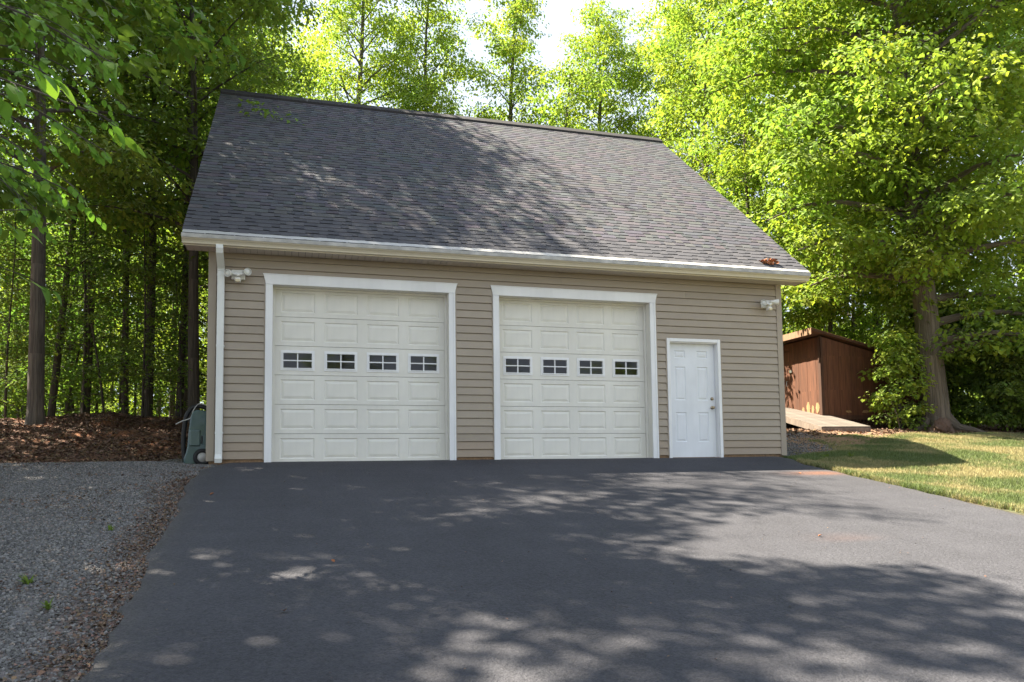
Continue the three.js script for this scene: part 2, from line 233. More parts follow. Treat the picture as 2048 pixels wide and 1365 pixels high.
// ---------------------------------------------------------------- the garage
const D1 = .902, D2 = 4.494, DW = 2.743, DH = 2.749, TW = .106, HH = .150, HX = .034, EX = 7.547, EW = 1.06, EH = 2.135;
const XL = -.347, XR = 10.24, SOFFIT = 3.205;
const garage = thing('garage', 'two-bay garage with taupe siding, dark shingle roof and white doors', 'garage');
{
  const holes = [rect(D1 - .03, D1 + DW + .03, -.02, DH + .03), rect(D2 - .03, D2 + DW + .03, -.02, DH + .03), rect(EX + .035, EX + EW - .035, -.02, EH - .035)];
  mesh('wall', sheet([[.02, .0], [W - .02, .0], [W - .02, 3.3], [.02, 3.3]], holes.map(h => h.map(([x, y]) => [x, Math.max(y, .004)])), -.16, -.02), M.sidingTrim, garage);
  const gz = [[-.17, .02], [-.17, 3.28], [RIDGE_Z, RIDGE_Y - .2], [-DEPTH + .17, 3.28], [-DEPTH + .17, .02]];
  mesh('wall', prism(gz, .02, .16), M.sidingTrim, garage); mesh('wall', prism(gz, W - .16, W - .02), M.sidingTrim, garage);
  mesh('wall', box(.02, W - .02, .02, 3.3, -DEPTH + .02, -DEPTH + .16), M.sidingTrim, garage);
  mesh('floor', box(.17, W - .17, -.30, -.004, -DEPTH + .18, -.21), M.inside, garage);
  mesh('foundation', merge([box(.012, W - .012, -.6, -.006, -.2, -.012), box(.012, .18, -.6, .075, -DEPTH, -.21), box(W - .18, W - .012, -.6, .075, -DEPTH, -.21), ...[[.012, D1 - TW], [D1 + DW + TW, D2 - TW], [D2 + DW + TW, EX], [EX + EW, W - .012]].map(([a, b]) => box(a, b, -.005, .075, -.19, -.008))]), M.concrete, garage);
  // siding, one plank per course and stretch
  const E0 = .127, Y0 = .07, plankSec = y => { const h = Math.min(E0 + .012, SOFFIT - y); return [[-.015, y], [.019, y], [.021, y + .003], [.0205, y + .009], [.008, y + .114], [-.008, y + .1145], [-.0085, y + h], [-.015, y + h]].filter((p, i) => p[1] <= y + h + 1e-6); };
  for (let k = 0, y = Y0; y < SOFFIT - .02; k++, y += E0) {
    let runs = [[.09, W - .09]]; const cut = (a, b) => { runs = runs.flatMap(([p, q]) => b <= p || a >= q ? [[p, q]] : [[p, a], [b, q]].filter(r => r[1] - r[0] > .01)); };
    for (const d of [D1, D2]) if (y + E0 < DH + HH + .02) cut(d - TW - .004, d + DW + TW + .004);
    if (y + E0 < EH + .03) cut(EX - .004, EX + EW + .004);
    if (runs.length === 1) { const j = [3.66, 7.95, 5.6][k % 3]; runs = [[.09, j], [j + .0015, W - .09]]; }
    runs.forEach(([a, b], i) => { const dz = runs.length === 2 && i && b > 9 && a < 9 && y > 3 - 1 ? .0014 : 0; const g = prism(plankSec(y), a, b); g.translate(0, 0, dz); const p = g.attributes.uv; for (let n = 0; n < p.count; n++) p.setXY(n, p.getX(n) + k * .73 + i * .31, p.getY(n) + k * .377); mesh('siding_plank', g, k < 2 ? M.sidingLow : M.siding[(k * 7 + i * 3) % 5 % 3], garage); });
  }
  for (const side of [0, 1]) for (let k = 0, y = Y0; y < RIDGE_Y - .5; k++, y += E0) {       // gable ends
    const t = Math.max(0, (y + E0 - 3.35) / (RIDGE_Y - 3.35)), a = -.06 + t * (RIDGE_Z + .1), b = -DEPTH + .06 - t * (RIDGE_Z + .1);
    const g = prism([[0, y], [.015, y], [.016, y + .004], [.012, y + .058], [.0075, y + .064], [.002, y + E0 + .012], [0, y + E0 + .012]], a, b);
    const m = mesh('siding_plank', g, M.siding[k % 3], garage);                               // x becomes z
    m.quaternion.setFromRotationMatrix(new THREE.Matrix4().makeBasis(V(0, 0, 1), V(0, 1, 0), V(-1, 0, 0))); if (side) { m.scale.z = -1; m.position.x = W; }
  }
  for (const x of [-.026, W - .088]) { mesh('corner_post', box(x, x + .114, .045, SOFFIT, -.09, .026, .004), M.sidingTrim, garage); mesh('corner_post', box(x, x + .114, .045, 3.3, -DEPTH - .02, -DEPTH + .09, .004), M.sidingTrim, garage); }
  for (const [a, b, h] of [[D1 - TW, D1 + DW + TW, DH], [D2 - TW, D2 + DW + TW, DH], [EX, EX + EW, EH - .002]]) {
    mesh('trim_channel', box(a - .022, a - .002, .06, h, -.01, .021), M.sidingTrim, garage); mesh('trim_channel', box(b + .002, b + .022, .06, h, -.01, .021), M.sidingTrim, garage);
  }
  // soffit, fascia, gutter, downspout
  for (let x = XL + .02, i = 0; x < XR - .03; x += .1005, i++) mesh('soffit_board', box(x, x + .0945, SOFFIT, SOFFIT + .012, .018, .322), M.soffit, garage);
  mesh('soffit_backing', box(XL + .03, XR - .03, SOFFIT + .016, SOFFIT + .03, .0, .322), M.inside, garage);
  mesh('fascia_board', box(XL, XR, SOFFIT - .006, 3.40, .324, .336), M.fascia, garage);
  for (const x of [XL, XR - .012]) mesh('eave_return', sheet([[.3235, SOFFIT - .006], [.3235, 3.40], [-.2, 3.40 + .44], [-.2, 3.30], [-.0, SOFFIT - .006]], [], 0, .012).applyMatrix4(new THREE.Matrix4().makeBasis(V(0, 0, 1), V(0, 1, 0), V(1, 0, 0)).setPosition(x, 0, 0)), M.fascia, garage);
  const gut = mesh('gutter', prism([[.338, 3.345], [.338, 3.213], [.398, 3.213], [.404, 3.235], [.420, 3.258], [.438, 3.272], [.449, 3.284], [.450, 3.340], [.441, 3.342], [.440, 3.292], [.430, 3.282], [.396, 3.226], [.346, 3.226], [.346, 3.345]], XL - .01, XR + .01), M.gutter, garage);
  mesh('gutter_lip', prism([[.4515, 3.286], [.456, 3.290], [.457, 3.342], [.450, 3.348], [.4505, 3.342]], XL - .012, XR + .012), M.gutterLip, gut);
  const gg = new THREE.PlaneGeometry(XR - XL, .10, 240, 3), gp = gg.attributes.position; for (let i = 0; i < gp.count; i++) gp.setZ(i, (fbm(gp.getX(i) * 7, gp.getY(i) * 30, 0, 111, 3) - .5) * .012);
  gg.rotateX(-Math.PI / 2 + PITCH); gg.translate((XL + XR) / 2, EAVE_Y + .042, EAVE_Z - .035); gg.computeVertexNormals(); mesh('gutter_guard', gg, M.gutterLip, gut);
  for (let i = 0; i < 26; i++) { const x = XL + .3 + i * .405; mesh('gutter_strap', box(x, x + .02, 3.343, 3.352, .36, .458), M.metal, gut); }
  const ds = mesh('downspout', prism([[.355, 3.215], [.355, 3.175], [.335, 3.13], [.085, 2.965], [.055, 2.90], [.055, .11], [.10, .035], [.16, .02], [.178, .08], [.145, .115], [.128, .15], [.128, 2.885], [.145, 2.925], [.395, 3.095], [.425, 3.16], [.425, 3.215]], .110, .208), M.downspout, garage);
  for (const y of [.45, 1.75, 2.82]) mesh('strap', box(.104, .214, y, y + .028, .03, .1305), M.downspout, ds);
  // roof
  const bk = 2 * RIDGE_Z - .36, yE = EAVE_Y + .09 * Math.tan(PITCH) - .012;
  const roof = mesh('roof', prism([[RIDGE_Z, RIDGE_Y - .014], [.36, yE], [.335, yE - .09], [RIDGE_Z, RIDGE_Y - .12], [bk + .02, yE - .09], [bk, yE]], XL, XR), M.deck, garage);
  for (const x of [XL - .004, XR - .016]) mesh('rake_board', prism([[RIDGE_Z, RIDGE_Y - .022], [.33, yE - .012], [.33, yE - .14], [RIDGE_Z, RIDGE_Y - .16], [bk + .03, yE - .14], [bk + .03, yE - .012]], x, x + .02), M.fascia, roof);
  const tabG = (w, t) => { const y0 = t > .01 ? 0 : .036, yT = .148, p = [[0, y0, 0], [w, y0, 0], [w, yT, 0], [0, yT, 0], [0, y0 + .002, t], [w, y0 + .002, t], [w, yT, .003], [0, yT, .003]], f = [[4, 5, 6, 7], [0, 1, 5, 4], [1, 2, 6, 5], [3, 0, 4, 7]], pos = [], uv = []; for (const q of f) for (const k of [0, 1, 2, 0, 2, 3]) { pos.push(...p[q[k]]); uv.push(p[q[k]][0], p[q[k]][1] + p[q[k]][2]); } const g = new THREE.BufferGeometry(); g.setAttribute('position', new THREE.Float32BufferAttribute(pos, 3)); g.setAttribute('uv', new THREE.Float32BufferAttribute(uv, 2)); g.computeVertexNormals(); return g; };
  const cP = Math.cos(PITCH), sP = Math.sin(PITCH), B = new THREE.Matrix4().makeBasis(V(1, 0, 0), V(0, sP, -cP), V(0, cP, sP)), q = new THREE.Quaternion().setFromRotationMatrix(B);
  const S0 = (.375 - RIDGE_Z) / cP, EXPO = .1395, rnd = mulberry(12), rest = [], lib = {}; let count = 0;
  const tones = M.shingle.map(m => m.color.toArray());
  const course = (up, s, row, single) => {
    let x = XL - .012, odd = row % 2; if (row % 3 === 1) odd ^= 1;
    while (x < XR + .011) {
      const gap = (odd ^= 1) === 0; let w = gap ? [.09, .12, .16, .20][Math.floor(rnd() * 4)] : [.14, .20, .27, .36][Math.floor(rnd() * 4)]; if (x + w > XR - .02) w = Math.round((XR + .012 - x) * 100) / 100; if (w < .02) break;
      const t = gap ? .0065 : .0105, k = gap ? [1, 3, 1, 0][Math.floor(rnd() * 4)] : [0, 2, 1, 0, 2, 4][Math.floor(rnd() * 6)];
      const at = V(x, RIDGE_Y - s * sP, RIDGE_Z + s * cP), gk = w + '_' + t; lib[gk] ??= tabG(w - .002, t);
      if (single && count < 300) { const m = mesh('shingle', lib[gk], M.shingle[k], roof); m.position.copy(at); m.quaternion.copy(q); count++; }
      else { const g = lib[gk].clone(); const uvs = g.attributes.uv; for (let i = 0; i < uvs.count; i++) uvs.setXY(i, uvs.getX(i) + x * 1.3, uvs.getY(i) + s); if (!up) g.applyMatrix4(B).translate(at.x, at.y, at.z); else g.applyMatrix4(new THREE.Matrix4().makeBasis(V(-1, 0, 0), V(0, sP, cP), V(0, cP, -sP))).translate(XL + XR - at.x, at.y, 2 * RIDGE_Z - at.z); rest.push(paint(g, tones[k].map(v => v * (.9 + .2 * rnd())))); }
      x += w;
    }
  };
  for (let r = 0, s = S0; s > .12; r++, s -= EXPO) course(0, s, r, r < 9);
  for (let r = 0, s = S0; s > .12; r++, s -= EXPO) course(1, s, r, false);
  mesh('shingles', merge(rest), M.shingles, roof).userData.kind = 'stuff';
  for (let x = XL - .01; x < XR; x += .305) {                                                    // ridge vent, cap by cap
    const x1 = Math.min(x + .30, XR + .012), c = [[-.175, -.150], [-.17, -.085], [0, .062], [.17, -.085], [.175, -.150], [0, .0]].map(([z, y]) => [RIDGE_Z + z, RIDGE_Y + y]);
    mesh('ridge_cap', prism(c, x, x1), M.ridge, roof);
  }
  // sectional doors
  const ringPanel = (w, h, rings) => {                                                            // rings: [inset, depth]
    const pos = [], uv = [], idx = []; const add = (x, y, z) => { pos.push(x, y, z); uv.push(x, y); return pos.length / 3 - 1; };
    for (let i = 0; i < rings.length - 1; i++) { const [a, za] = rings[i], [b, zb] = rings[i + 1], o = [[a, a], [w - a, a], [w - a, h - a], [a, h - a]], n = [[b, b], [w - b, b], [w - b, h - b], [b, h - b]]; for (let k = 0; k < 4; k++) { const l = (k + 1) % 4, v = [add(...o[k], za), add(...o[l], za), add(...n[l], zb), add(...n[k], zb)]; idx.push(v[0], v[1], v[2], v[0], v[2], v[3]); } }
    const [b, z] = rings.at(-1), v = [add(b, b, z), add(w - b, b, z), add(w - b, h - b, z), add(b, h - b, z)]; idx.push(v[0], v[1], v[2], v[0], v[2], v[3]);
    const g = new THREE.BufferGeometry(); g.setAttribute('position', new THREE.Float32BufferAttribute(pos, 3)); g.setAttribute('uv', new THREE.Float32BufferAttribute(uv, 2)); g.setIndex(idx); const f = g.toNonIndexed(); f.computeVertexNormals(); return f;
  };
  const PW = .520, PH = .318, SH = DH / 6, pxs = [0, 1, 2, 3].map(i => .118 + i * ((DW - .236 - PW) / 3)), WW = .515, WH = .318;
  const gPanel = ringPanel(PW, PH, [[0, 0], [.013, -.011], [.022, -.011], [.058, -.001]]);
  const secGeo = win => sheet(rect(.004, DW - .004, .003, SH - .003), pxs.map(x => win ? rect(x + .03, x + WW - .03, (SH - WH) / 2 + .03, (SH + WH) / 2 - .03) : rect(x, x + PW, (SH - PH) / 2, (SH + PH) / 2)), -.04, 0);
  const gSec = secGeo(false), gWin = secGeo(true), paneW = .218, paneH = .106, fr = .030;
  const gFrame = (() => { const a = sheet(rect(0, WW, 0, WH), [rect(.026, WW - .026, .026, WH - .026)], 0, .010), b = sheet(rect(.026, WW - .026, .026, WH - .026), [rect(.026 + fr * .55, WW - .026 - fr * .55, .026 + fr * .55, WH - .026 - fr * .55)], -.03, .019); return merge([a, b]); })();
  for (const [d, fresh] of [[D1, 0], [D2, 1]]) {
    const door = mesh('garage_door', merge([box(.004, DW - .004, -.02, .003, -.035, -.006), box(-.03, .0, -.02, DH, -.05, -.001), box(DW, DW + .03, -.02, DH, -.05, -.001)]), M.seal, garage); door.position.set(d, .0, -.2);
    for (let r = 0; r < 6; r++) {
      const win = r === 3, s = mesh('door_section', win ? gWin : gSec, M.garageDoor, door); s.position.y = r * SH + .003;
      for (const x of pxs) {
        if (!win) { const p = mesh('raised_panel', gPanel, M.garageDoor, door); p.position.set(x, r * SH + .003 + (SH - PH) / 2, 0); continue; }
        const ox = x, oy = r * SH + .003 + (SH - WH) / 2, f = mesh('window_frame', gFrame, M.white, door); f.position.set(ox, oy, 0);
        const ix = .026 + fr * .55, iw = WW - 2 * ix, ih = WH - 2 * ix, mu = .018;
        const mt = mesh('muntin', merge([box(ix + iw / 2 - mu / 2, ix + iw / 2 + mu / 2, ix, ix + ih, -.02, .008), box(ix, ix + iw / 2 - mu / 2, ix + ih / 2 - mu / 2, ix + ih / 2 + mu / 2, -.02, .0075), box(ix + iw / 2 + mu / 2, ix + iw, ix + ih / 2 - mu / 2, ix + ih / 2 + mu / 2, -.02, .0075)]), M.white, door); mt.position.set(ox, oy, 0);
        for (const a of [0, 1]) for (const b of [0, 1]) { const p = mesh('pane', new THREE.PlaneGeometry(iw / 2 - mu / 2, ih / 2 - mu / 2), M.glass, door); p.position.set(ox + ix + (a ? iw / 2 + mu / 2 : 0) + (iw / 2 - mu / 2) / 2, oy + ix + (b ? ih / 2 + mu / 2 : 0) + (ih / 2 - mu / 2) / 2, -.008); p.rotation.set((R0() - .5) * .012, (R0() - .5) * .012, 0); }
      }
    }
    mesh('door_jamb', merge([box(d - .03, d - .001, .0, DH + .03, -.155, -.001), box(d + DW + .001, d + DW + .03, .0, DH + .03, -.155, -.001), box(d - .001, d + DW + .001, DH + .001, DH + .03, -.155, -.001), box(d - .001, d + .034, 0, DH, -.196, -.157), box(d + DW - .034, d + DW + .001, 0, DH, -.196, -.157), box(d + .034, d + DW - .034, DH - .03, DH, -.196, -.157)]), M.garageDoor, garage);
    const y1 = DH + HH; for (const x of [d - TW, d + DW]) mesh('door_casing', merge([box(x, x + TW, -.02, DH, .0, .028, .003), box(x === d - TW ? x : x + TW - .03, x === d - TW ? x + .03 : x + TW, -.018, DH - .002, .026, .036, .003)]), M.white, garage);
    mesh('door_header', merge([sheet([[d - TW, DH + .001], [d + DW + TW, DH + .001], [d + DW + TW + .006, DH + .05], [d + DW + TW + HX, y1], [d - TW - HX, y1], [d - TW - .006, DH + .05]], [], 0, .034), box(d - TW - HX - .004, d + DW + TW + HX + .004, y1, y1 + .012, 0, .042)]), M.white, garage);
  }
  // entry door
  const ex = EX + .07, ew = EW - .14, eh = 2.03, door = mesh('entry_door', sheet(rect(0, ew, 0, eh), [].concat(...[[.125, .215], [.565, .215]].map(([x, w]) => [[1.77, 1.905], [1.015, 1.615], [.275, .80]].map(([a, b]) => rect(x, x + w, a, b)))), -.045, 0), M.doorWhite, garage);
  door.position.set(ex, .03, -.085);
  for (const [x, w] of [[.125, .215], [.565, .215]]) for (const [a, b] of [[1.77, 1.905], [1.015, 1.615], [.275, .80]]) mesh('raised_panel', ringPanel(w, b - a, [[0, 0], [.012, -.010], [.020, -.010], [.045, -.001]]), M.doorWhite, door).position.set(x, a, 0);
  const knobG = (pts, rot = true) => { const g = new THREE.LatheGeometry(pts.map(p => new THREE.Vector2(...p)), 20); g.rotateX(Math.PI / 2); return g; };
  mesh('knob', knobG([[0, 0], [.033, 0], [.033, .006], [.013, .010], [.012, .030], [.026, .040], [.029, .052], [.024, .062], [0, .065]]), M.brass, door).position.set(ew - .068, .885, 0);
  mesh('deadbolt', knobG([[0, 0], [.031, 0], [.030, .012], [.024, .020], [.016, .023], [.015, .030], [0, .030]]), M.brass, door).position.set(ew - .068, 1.045, 0);
  for (const y of [.25, 1.02, 1.78]) mesh('hinge', new THREE.CylinderGeometry(.008, .008, .09, 8).translate(0, y, .006), M.brass, door).position.x = -.004;
  mesh('door_frame', merge([box(EX, EX + .058, -.02, EH, 0, .03, .006), box(EX + EW - .058, EX + EW, -.02, EH, 0, .03, .006), box(EX + .058, EX + EW - .058, EH - .058, EH, 0, .03, .006), box(EX + .036, EX + .066, -.02, EH - .04, -.16, -.001), box(EX + EW - .066, EX + EW - .036, -.02, EH - .04, -.16, -.001), box(EX + .066, EX + EW - .066, EH - .074, EH - .04, -.16, -.001)]), M.white, garage);
  mesh('threshold', box(EX + .06, EX + EW - .06, -.02, .024, -.15, .03, .004), M.seal, garage);
}
function floodlight(label, p, yaw, headYaw) {
  const t = thing('security_light', label, 'security light', p, yaw, 'twin floodlights on the garage front');
  mesh('back_plate', new RoundedBoxGeometry(.20, .15, .05, 3, .02).translate(0, .02, .028), M.lamp, t);
  mesh('stem', merge([tube([V(0, .01, .05), V(0, .0, .12), V(0, -.01, .16)], [.03, .026, .03], 12), tube([V(-.10, .03, .10), V(-.04, .012, .12), V(.04, .012, .12), V(.10, .03, .10)], [.02, .022, .022, .02], 10)]), M.lamp, t);
  const headG = new THREE.LatheGeometry([[0, -.10], [.022, -.10], [.026, -.06], [.034, -.045], [.050, .0], [.056, .03], [.057, .042], [.051, .042], [.049, .034]].map(a => new THREE.Vector2(...a)), 22).rotateX(Math.PI / 2), lensG = new THREE.SphereGeometry(.05, 20, 8, 0, 7, 0, 1.0).rotateX(Math.PI / 2).scale(1.14, 1.14, .55).translate(0, 0, .012);
  for (const s of [0, 1]) { const h = mesh('lamp_head', headG, M.lamp, t); h.position.set(s ? .125 : -.125, s ? .045 : .015, .15); h.rotation.set(s ? .1 : .2, headYaw[s], 0, 'YXZ'); mesh('lens', lensG, M.lens, h); }
  const sn = mesh('motion_sensor', new RoundedBoxGeometry(.085, .07, .09, 3, .02).translate(0, -.08, .12), M.lamp, t); mesh('sensor_window', new RoundedBoxGeometry(.07, .05, .03, 3, .014).translate(0, -.092, .165), M.sensor, sn);
  return t;
}
floodlight('white twin floodlight beside the downspout left of the garage doors', [.40, 2.84, .018], 0, [-.55, .55]);
floodlight('white twin floodlight near the right corner post of the garage', [9.57, 2.80, .018], 0, [-.62, 1.3]);
{ // the teal machine behind the left corner
  const t = thing('portable_machine', 'teal upright portable machine with black hose behind left garage corner', 'portable machine', [-.215, land(-.25, -.75) - .01, -.75], .12);
  const prof = new THREE.Shape(); prof.moveTo(-.185, .03); prof.lineTo(.2, .03); prof.lineTo(.2, .80); prof.quadraticCurveTo(.05, .85, -.03, .845); prof.quadraticCurveTo(-.085, .83, -.10, .74); prof.lineTo(-.125, .52); prof.lineTo(-.135, .32); prof.quadraticCurveTo(-.15, .2, -.19, .1); prof.closePath();
  mesh('body', new THREE.ExtrudeGeometry(prof, { depth: .30, bevelEnabled: true, bevelSize: .02, bevelThickness: .03, bevelSegments: 3 }).translate(0, 0, -.18), M.teal, t);
  mesh('side_panel', new RoundedBoxGeometry(.155, .25, .04, 3, .018).translate(-.05, .425, .155), M.tealPale, t);
  mesh('grip_slot', new RoundedBoxGeometry(.022, .12, .02, 2, .009).translate(.05, .40, .15), M.rubber, t);
  const w = mesh('wheel', new THREE.TorusGeometry(.10, .036, 12, 28).translate(.06, .125, .17), M.rubber, t); mesh('hub', new THREE.LatheGeometry([[0, .035], [.03, .035], [.05, .015], [.075, .012], [.078, -.02], [0, -.02]].map(a => new THREE.Vector2(...a)), 24).rotateX(Math.PI / 2).translate(.06, .125, .18), M.hub, w);
  const hose = [V(-.19, .06, -.05), V(-.215, .30, -.05), V(-.205, .60, -.05), V(-.16, .82, -.05), V(-.06, .93, -.05), V(.08, .92, -.05), V(.18, .84, -.05)]; mesh('hose', tube(new THREE.CatmullRomCurve3(hose).getPoints(28), Array(29).fill(.034), 10), M.rubber, t);
  mesh('cable', tube(new THREE.CatmullRomCurve3([V(-.33, .64, .06), V(-.24, .69, .06), V(-.12, .74, .06), V(-.08, .86, .0), V(0, .97, -.03), V(.12, .95, -.04)]).getPoints(20), Array(21).fill(.008), 6), M.hub, t);
}

// ---------------------------------------------------------------- shed and ramp
{
  const X0 = 16.0, X1 = 19.7, Z0 = -6.8, Z1 = -10.9, YB = 1.30, YT = 3.62, FALL = .225, top = x => YT - (x - X0) * FALL;
  const s = thing('garden_shed', 'reddish brown wooden shed with slanting roof beside the ramp', 'shed', [0, 0, 0]);
  mesh('shell', prism([[Z0 - .03, YB + .02], [Z0 - .03, YT - .1], [Z1 + .03, YT - .1], [Z1 + .03, YB + .02]], X0 + .03, X0 + .1), M.shedTrim, s);
  mesh('shell', sheet([[X0 + .1, YB], [X1 - .04, YB], [X1 - .04, top(X1) - .06], [X0 + .1, top(X0) - .08]], [], Z0 - .1, Z0 - .03), M.shedTrim, s);
  mesh('shell', sheet([[X0 + .1, YB], [X1 - .04, YB], [X1 - .04, top(X1) - .06], [X0 + .1, top(X0) - .08]], [], Z1 + .03, Z1 + .1), M.shedTrim, s);
  mesh('shell', prism([[Z0 - .1, YB], [Z0 - .1, top(X1) - .08], [Z1 + .1, top(X1) - .08], [Z1 + .1, YB]], X1 - .1, X1 - .03), M.shedTrim, s);
  mesh('floor', box(X0 + .05, X1 - .05, YB - .16, YB - .002, Z1 + .05, Z0 - .05), M.shedTrim, s);
  const bw = .205; let k = 0; const gap = .006;
  for (let x = X0 + .012; x < X1 - .02; x += bw, k++) { const b = Math.min(x + bw - gap, X1 - .02); mesh('wall_board', sheet([[x, YB - .05], [b, YB - .05], [b, top(b) - .05], [x, top(x) - .05]], [], Z0 - .028, Z0 - .003 + .004 * (k % 2)), M.shed[(k * 5) % 7 % 3], s); }
  const dz0 = Z0 - 1.45, dz1 = dz0 - 1.0;
  for (let z = Z0 - .012; z > Z1 + .05; z -= bw, k++) { const e = Math.max(z - bw + gap, Z1 + .02), inDoor = z < dz0 + .05 && e > dz1 - .1; mesh('wall_board', box(X0 + .003 - .004 * (k % 2), X0 + .028, inDoor ? YB + 2.05 : YB - .05, YT - .06, e, z), M.shed[(k * 3) % 5 % 3], s); }
  const door = mesh('door', box(X0 + .001, X0 + .024, YB + .20, YB + 2.03, dz1, dz0, .004), M.shed[0], s);
  mesh('handle', tube([V(X0, YB + .95, dz0 - .12), V(X0 - .05, YB + .95, dz0 - .12), V(X0 - .05, YB + 1.1, dz0 - .12), V(X0, YB + 1.1, dz0 - .12)], [.012, .012, .012, .012], 8), M.metal, door);
  mesh('latch', box(X0 - .03, X0 - .002, YB + 1.35, YB + 1.43, dz0 - .02, dz0 + .12, .005), M.metal, door);
  mesh('corner_trim', box(X0 - .022, X0 + .07, YB - .06, YT - .075, Z0 - .001, Z0 + .022), M.shedTrim, s); mesh('corner_trim', box(X0 - .024, X0 - .001, YB - .06, YT - .055, Z0 - .08, Z0 + .022), M.shedTrim, s);
  mesh('skirt_board', box(X0 - .01, X1, YB - .17, YB - .045, Z0 - .02, Z0 + .012), M.shedTrim, s);
  const rnd = mulberry(5); for (const [z, w, h] of [[-7.0, .16, .34], [-7.22, .12, .27], [-7.42, .17, .36], [-7.66, .11, .24], [-8.0, .18, .18], [-8.3, .1, .14]]) { const sh = new THREE.Shape(); for (let i = 0; i <= 16; i++) { const a = i / 16 * 6.283, r = .75 + .4 * rnd(); const p = [Math.cos(a) * w * .5 * r, h * .5 + Math.sin(a) * h * .5 * r]; i ? sh.lineTo(...p) : sh.moveTo(...p); } mesh('peeled_patch', new THREE.ExtrudeGeometry(sh, { depth: .002, bevelEnabled: false }).rotateY(-Math.PI / 2).translate(X0 - .0035, YB + .02, z), M.peeled, s); }
  for (const [x, w, h] of [[16.9, .22, .09], [17.5, .3, .1], [18.1, .34, .14], [18.5, .2, .1]]) { const sh = new THREE.Shape(); for (let i = 0; i <= 14; i++) { const a = i / 14 * 6.283, r = .6 + .5 * rnd(); const p = [Math.cos(a) * w * .5 * r, h * .5 + Math.sin(a) * h * .5 * r]; i ? sh.lineTo(...p) : sh.moveTo(...p); } mesh('peeled_patch', new THREE.ExtrudeGeometry(sh, { depth: .002, bevelEnabled: false }).translate(x, YB + .02, Z0 + .0025), M.peeled, s); }
  const sec = [[X0 - .38, YT + .06 + .38 * FALL], [X1 + .3, top(X1 + .3) + .06], [X1 + .3, top(X1 + .3)], [X0 - .38, YT + .38 * FALL]];
  const roof = mesh('roof', sheet(sec, [], Z1 - .25, Z0 + .16), M.shedTrim, s);
  mesh('roof_sheet', sheet(sec.map(([x, y], i) => [x + (i === 0 || i === 3 ? -.02 : .02), y + (i < 2 ? .014 : .062)]), [], Z1 - .27, Z0 + .18), M.shedRoof, roof);
  mesh('fascia_board', box(X0 - .405, X0 - .381, YT - .03, YT + .155, Z1 - .25, Z0 + .16), M.shedRoof, roof);
  for (let x = X0 + .05, i = 0; x < X1 - .3; x += .115, i++) for (const d of [0, 1]) { const g = box(-.016, .016, -.26, .26, 0, .008); g.rotateZ(d ? .72 : -.72); mesh('lattice_slat', g, M.shedTrim, s).position.set(x + .12, YB - .36, Z0 - .03 + d * .0085); }
  mesh('lattice_frame', box(X0, X1, YB - .62, YB - .56, Z0 - .03, Z0 - .008), M.shedTrim, s);
  for (const [x, z] of [[X0 + .1, Z0 - .15], [X1 - .1, Z0 - .15], [X0 + .1, Z1 + .15], [X1 - .1, Z1 + .15], [(X0 + X1) / 2, Z0 - .15]]) mesh('post', box(x - .07, x + .07, land(x, z) - .3, YB - .161, z - .07, z + .07), M.rampSide, s);
  // ramp
  const ra = V(0, .80, -4.95), rb = V(0, 1.56, -8.5), len = ra.distanceTo(rb), ang = Math.atan2(rb.y - ra.y, ra.z - rb.z), t = thing('wooden_ramp', 'weathered grey plank ramp rising to the brown shed', 'ramp', [15.28, ra.y, ra.z]); t.rotation.set(ang, -.12, 0, 'YXZ');
  for (let i = 0; i < 8; i++) mesh('plank', box(-.68, .70, 0, .036, -.137, 0, .004), M.ramp[i % 3], t).position.set(0, -Math.sin(ang) * (i + .5) * .145 * 1.02, -len - .01 - i * .145 * Math.cos(ang));
  const n = Math.floor(len / .145); for (let i = 0; i < n; i++) { const m = mesh('plank', box(-.68, .70, 0, .036, -.137, 0, .004), M.ramp[(i * 5 + (i >> 2)) % 3], t); m.position.set((rnd() - .5) * .02, 0, -i * .145); }
  for (const x of [-.66, 0, .66]) mesh('stringer', box(x - .022, x + .022, -.15, -.002, -len, .0), M.rampSide, t);
  mesh('side_board', box(-.705, -.683, -.15, .03, -len, .0), M.rampSide, t); mesh('end_board', box(-.68, .70, -.13, -.003, .002, .024), M.rampSide, t);
  for (const z of [-2.2, -3.9]) for (const x of [-.6, .6]) mesh('post', box(x - .045, x + .045, -.75, -.002, z - .045, z + .045), M.rampSide, t);
}

// ---------------------------------------------------------------- trees
// a leaf of n segments along its length, folded along the midrib and drooping at the tip
function leafGeo(len, wid, seg, fold = .18, droop = .25) {
  const pos = [], uv = [], idx = [];
  for (let i = 0; i <= seg; i++) { const t = i / seg, w = wid * .5 * Math.pow(Math.sin(Math.PI * Math.pow(t, .75)), .8) * (t > .98 ? 0 : 1), y = -droop * len * t * t; pos.push(-w, y + fold * w, t * len, 0, y, t * len, w, y + fold * w, t * len); uv.push(0, t, .5, t, 1, t); }
  for (let i = 0; i < seg; i++) { const o = i * 3; for (const k of [0, 1]) idx.push(o + k, o + k + 3, o + k + 1, o + k + 1, o + k + 3, o + k + 4); }
  const g = new THREE.BufferGeometry(); g.setAttribute('position', new THREE.Float32BufferAttribute(pos, 3)); g.setAttribute('uv', new THREE.Float32BufferAttribute(uv, 2)); g.setIndex(idx); g.computeVertexNormals(); return g;
}
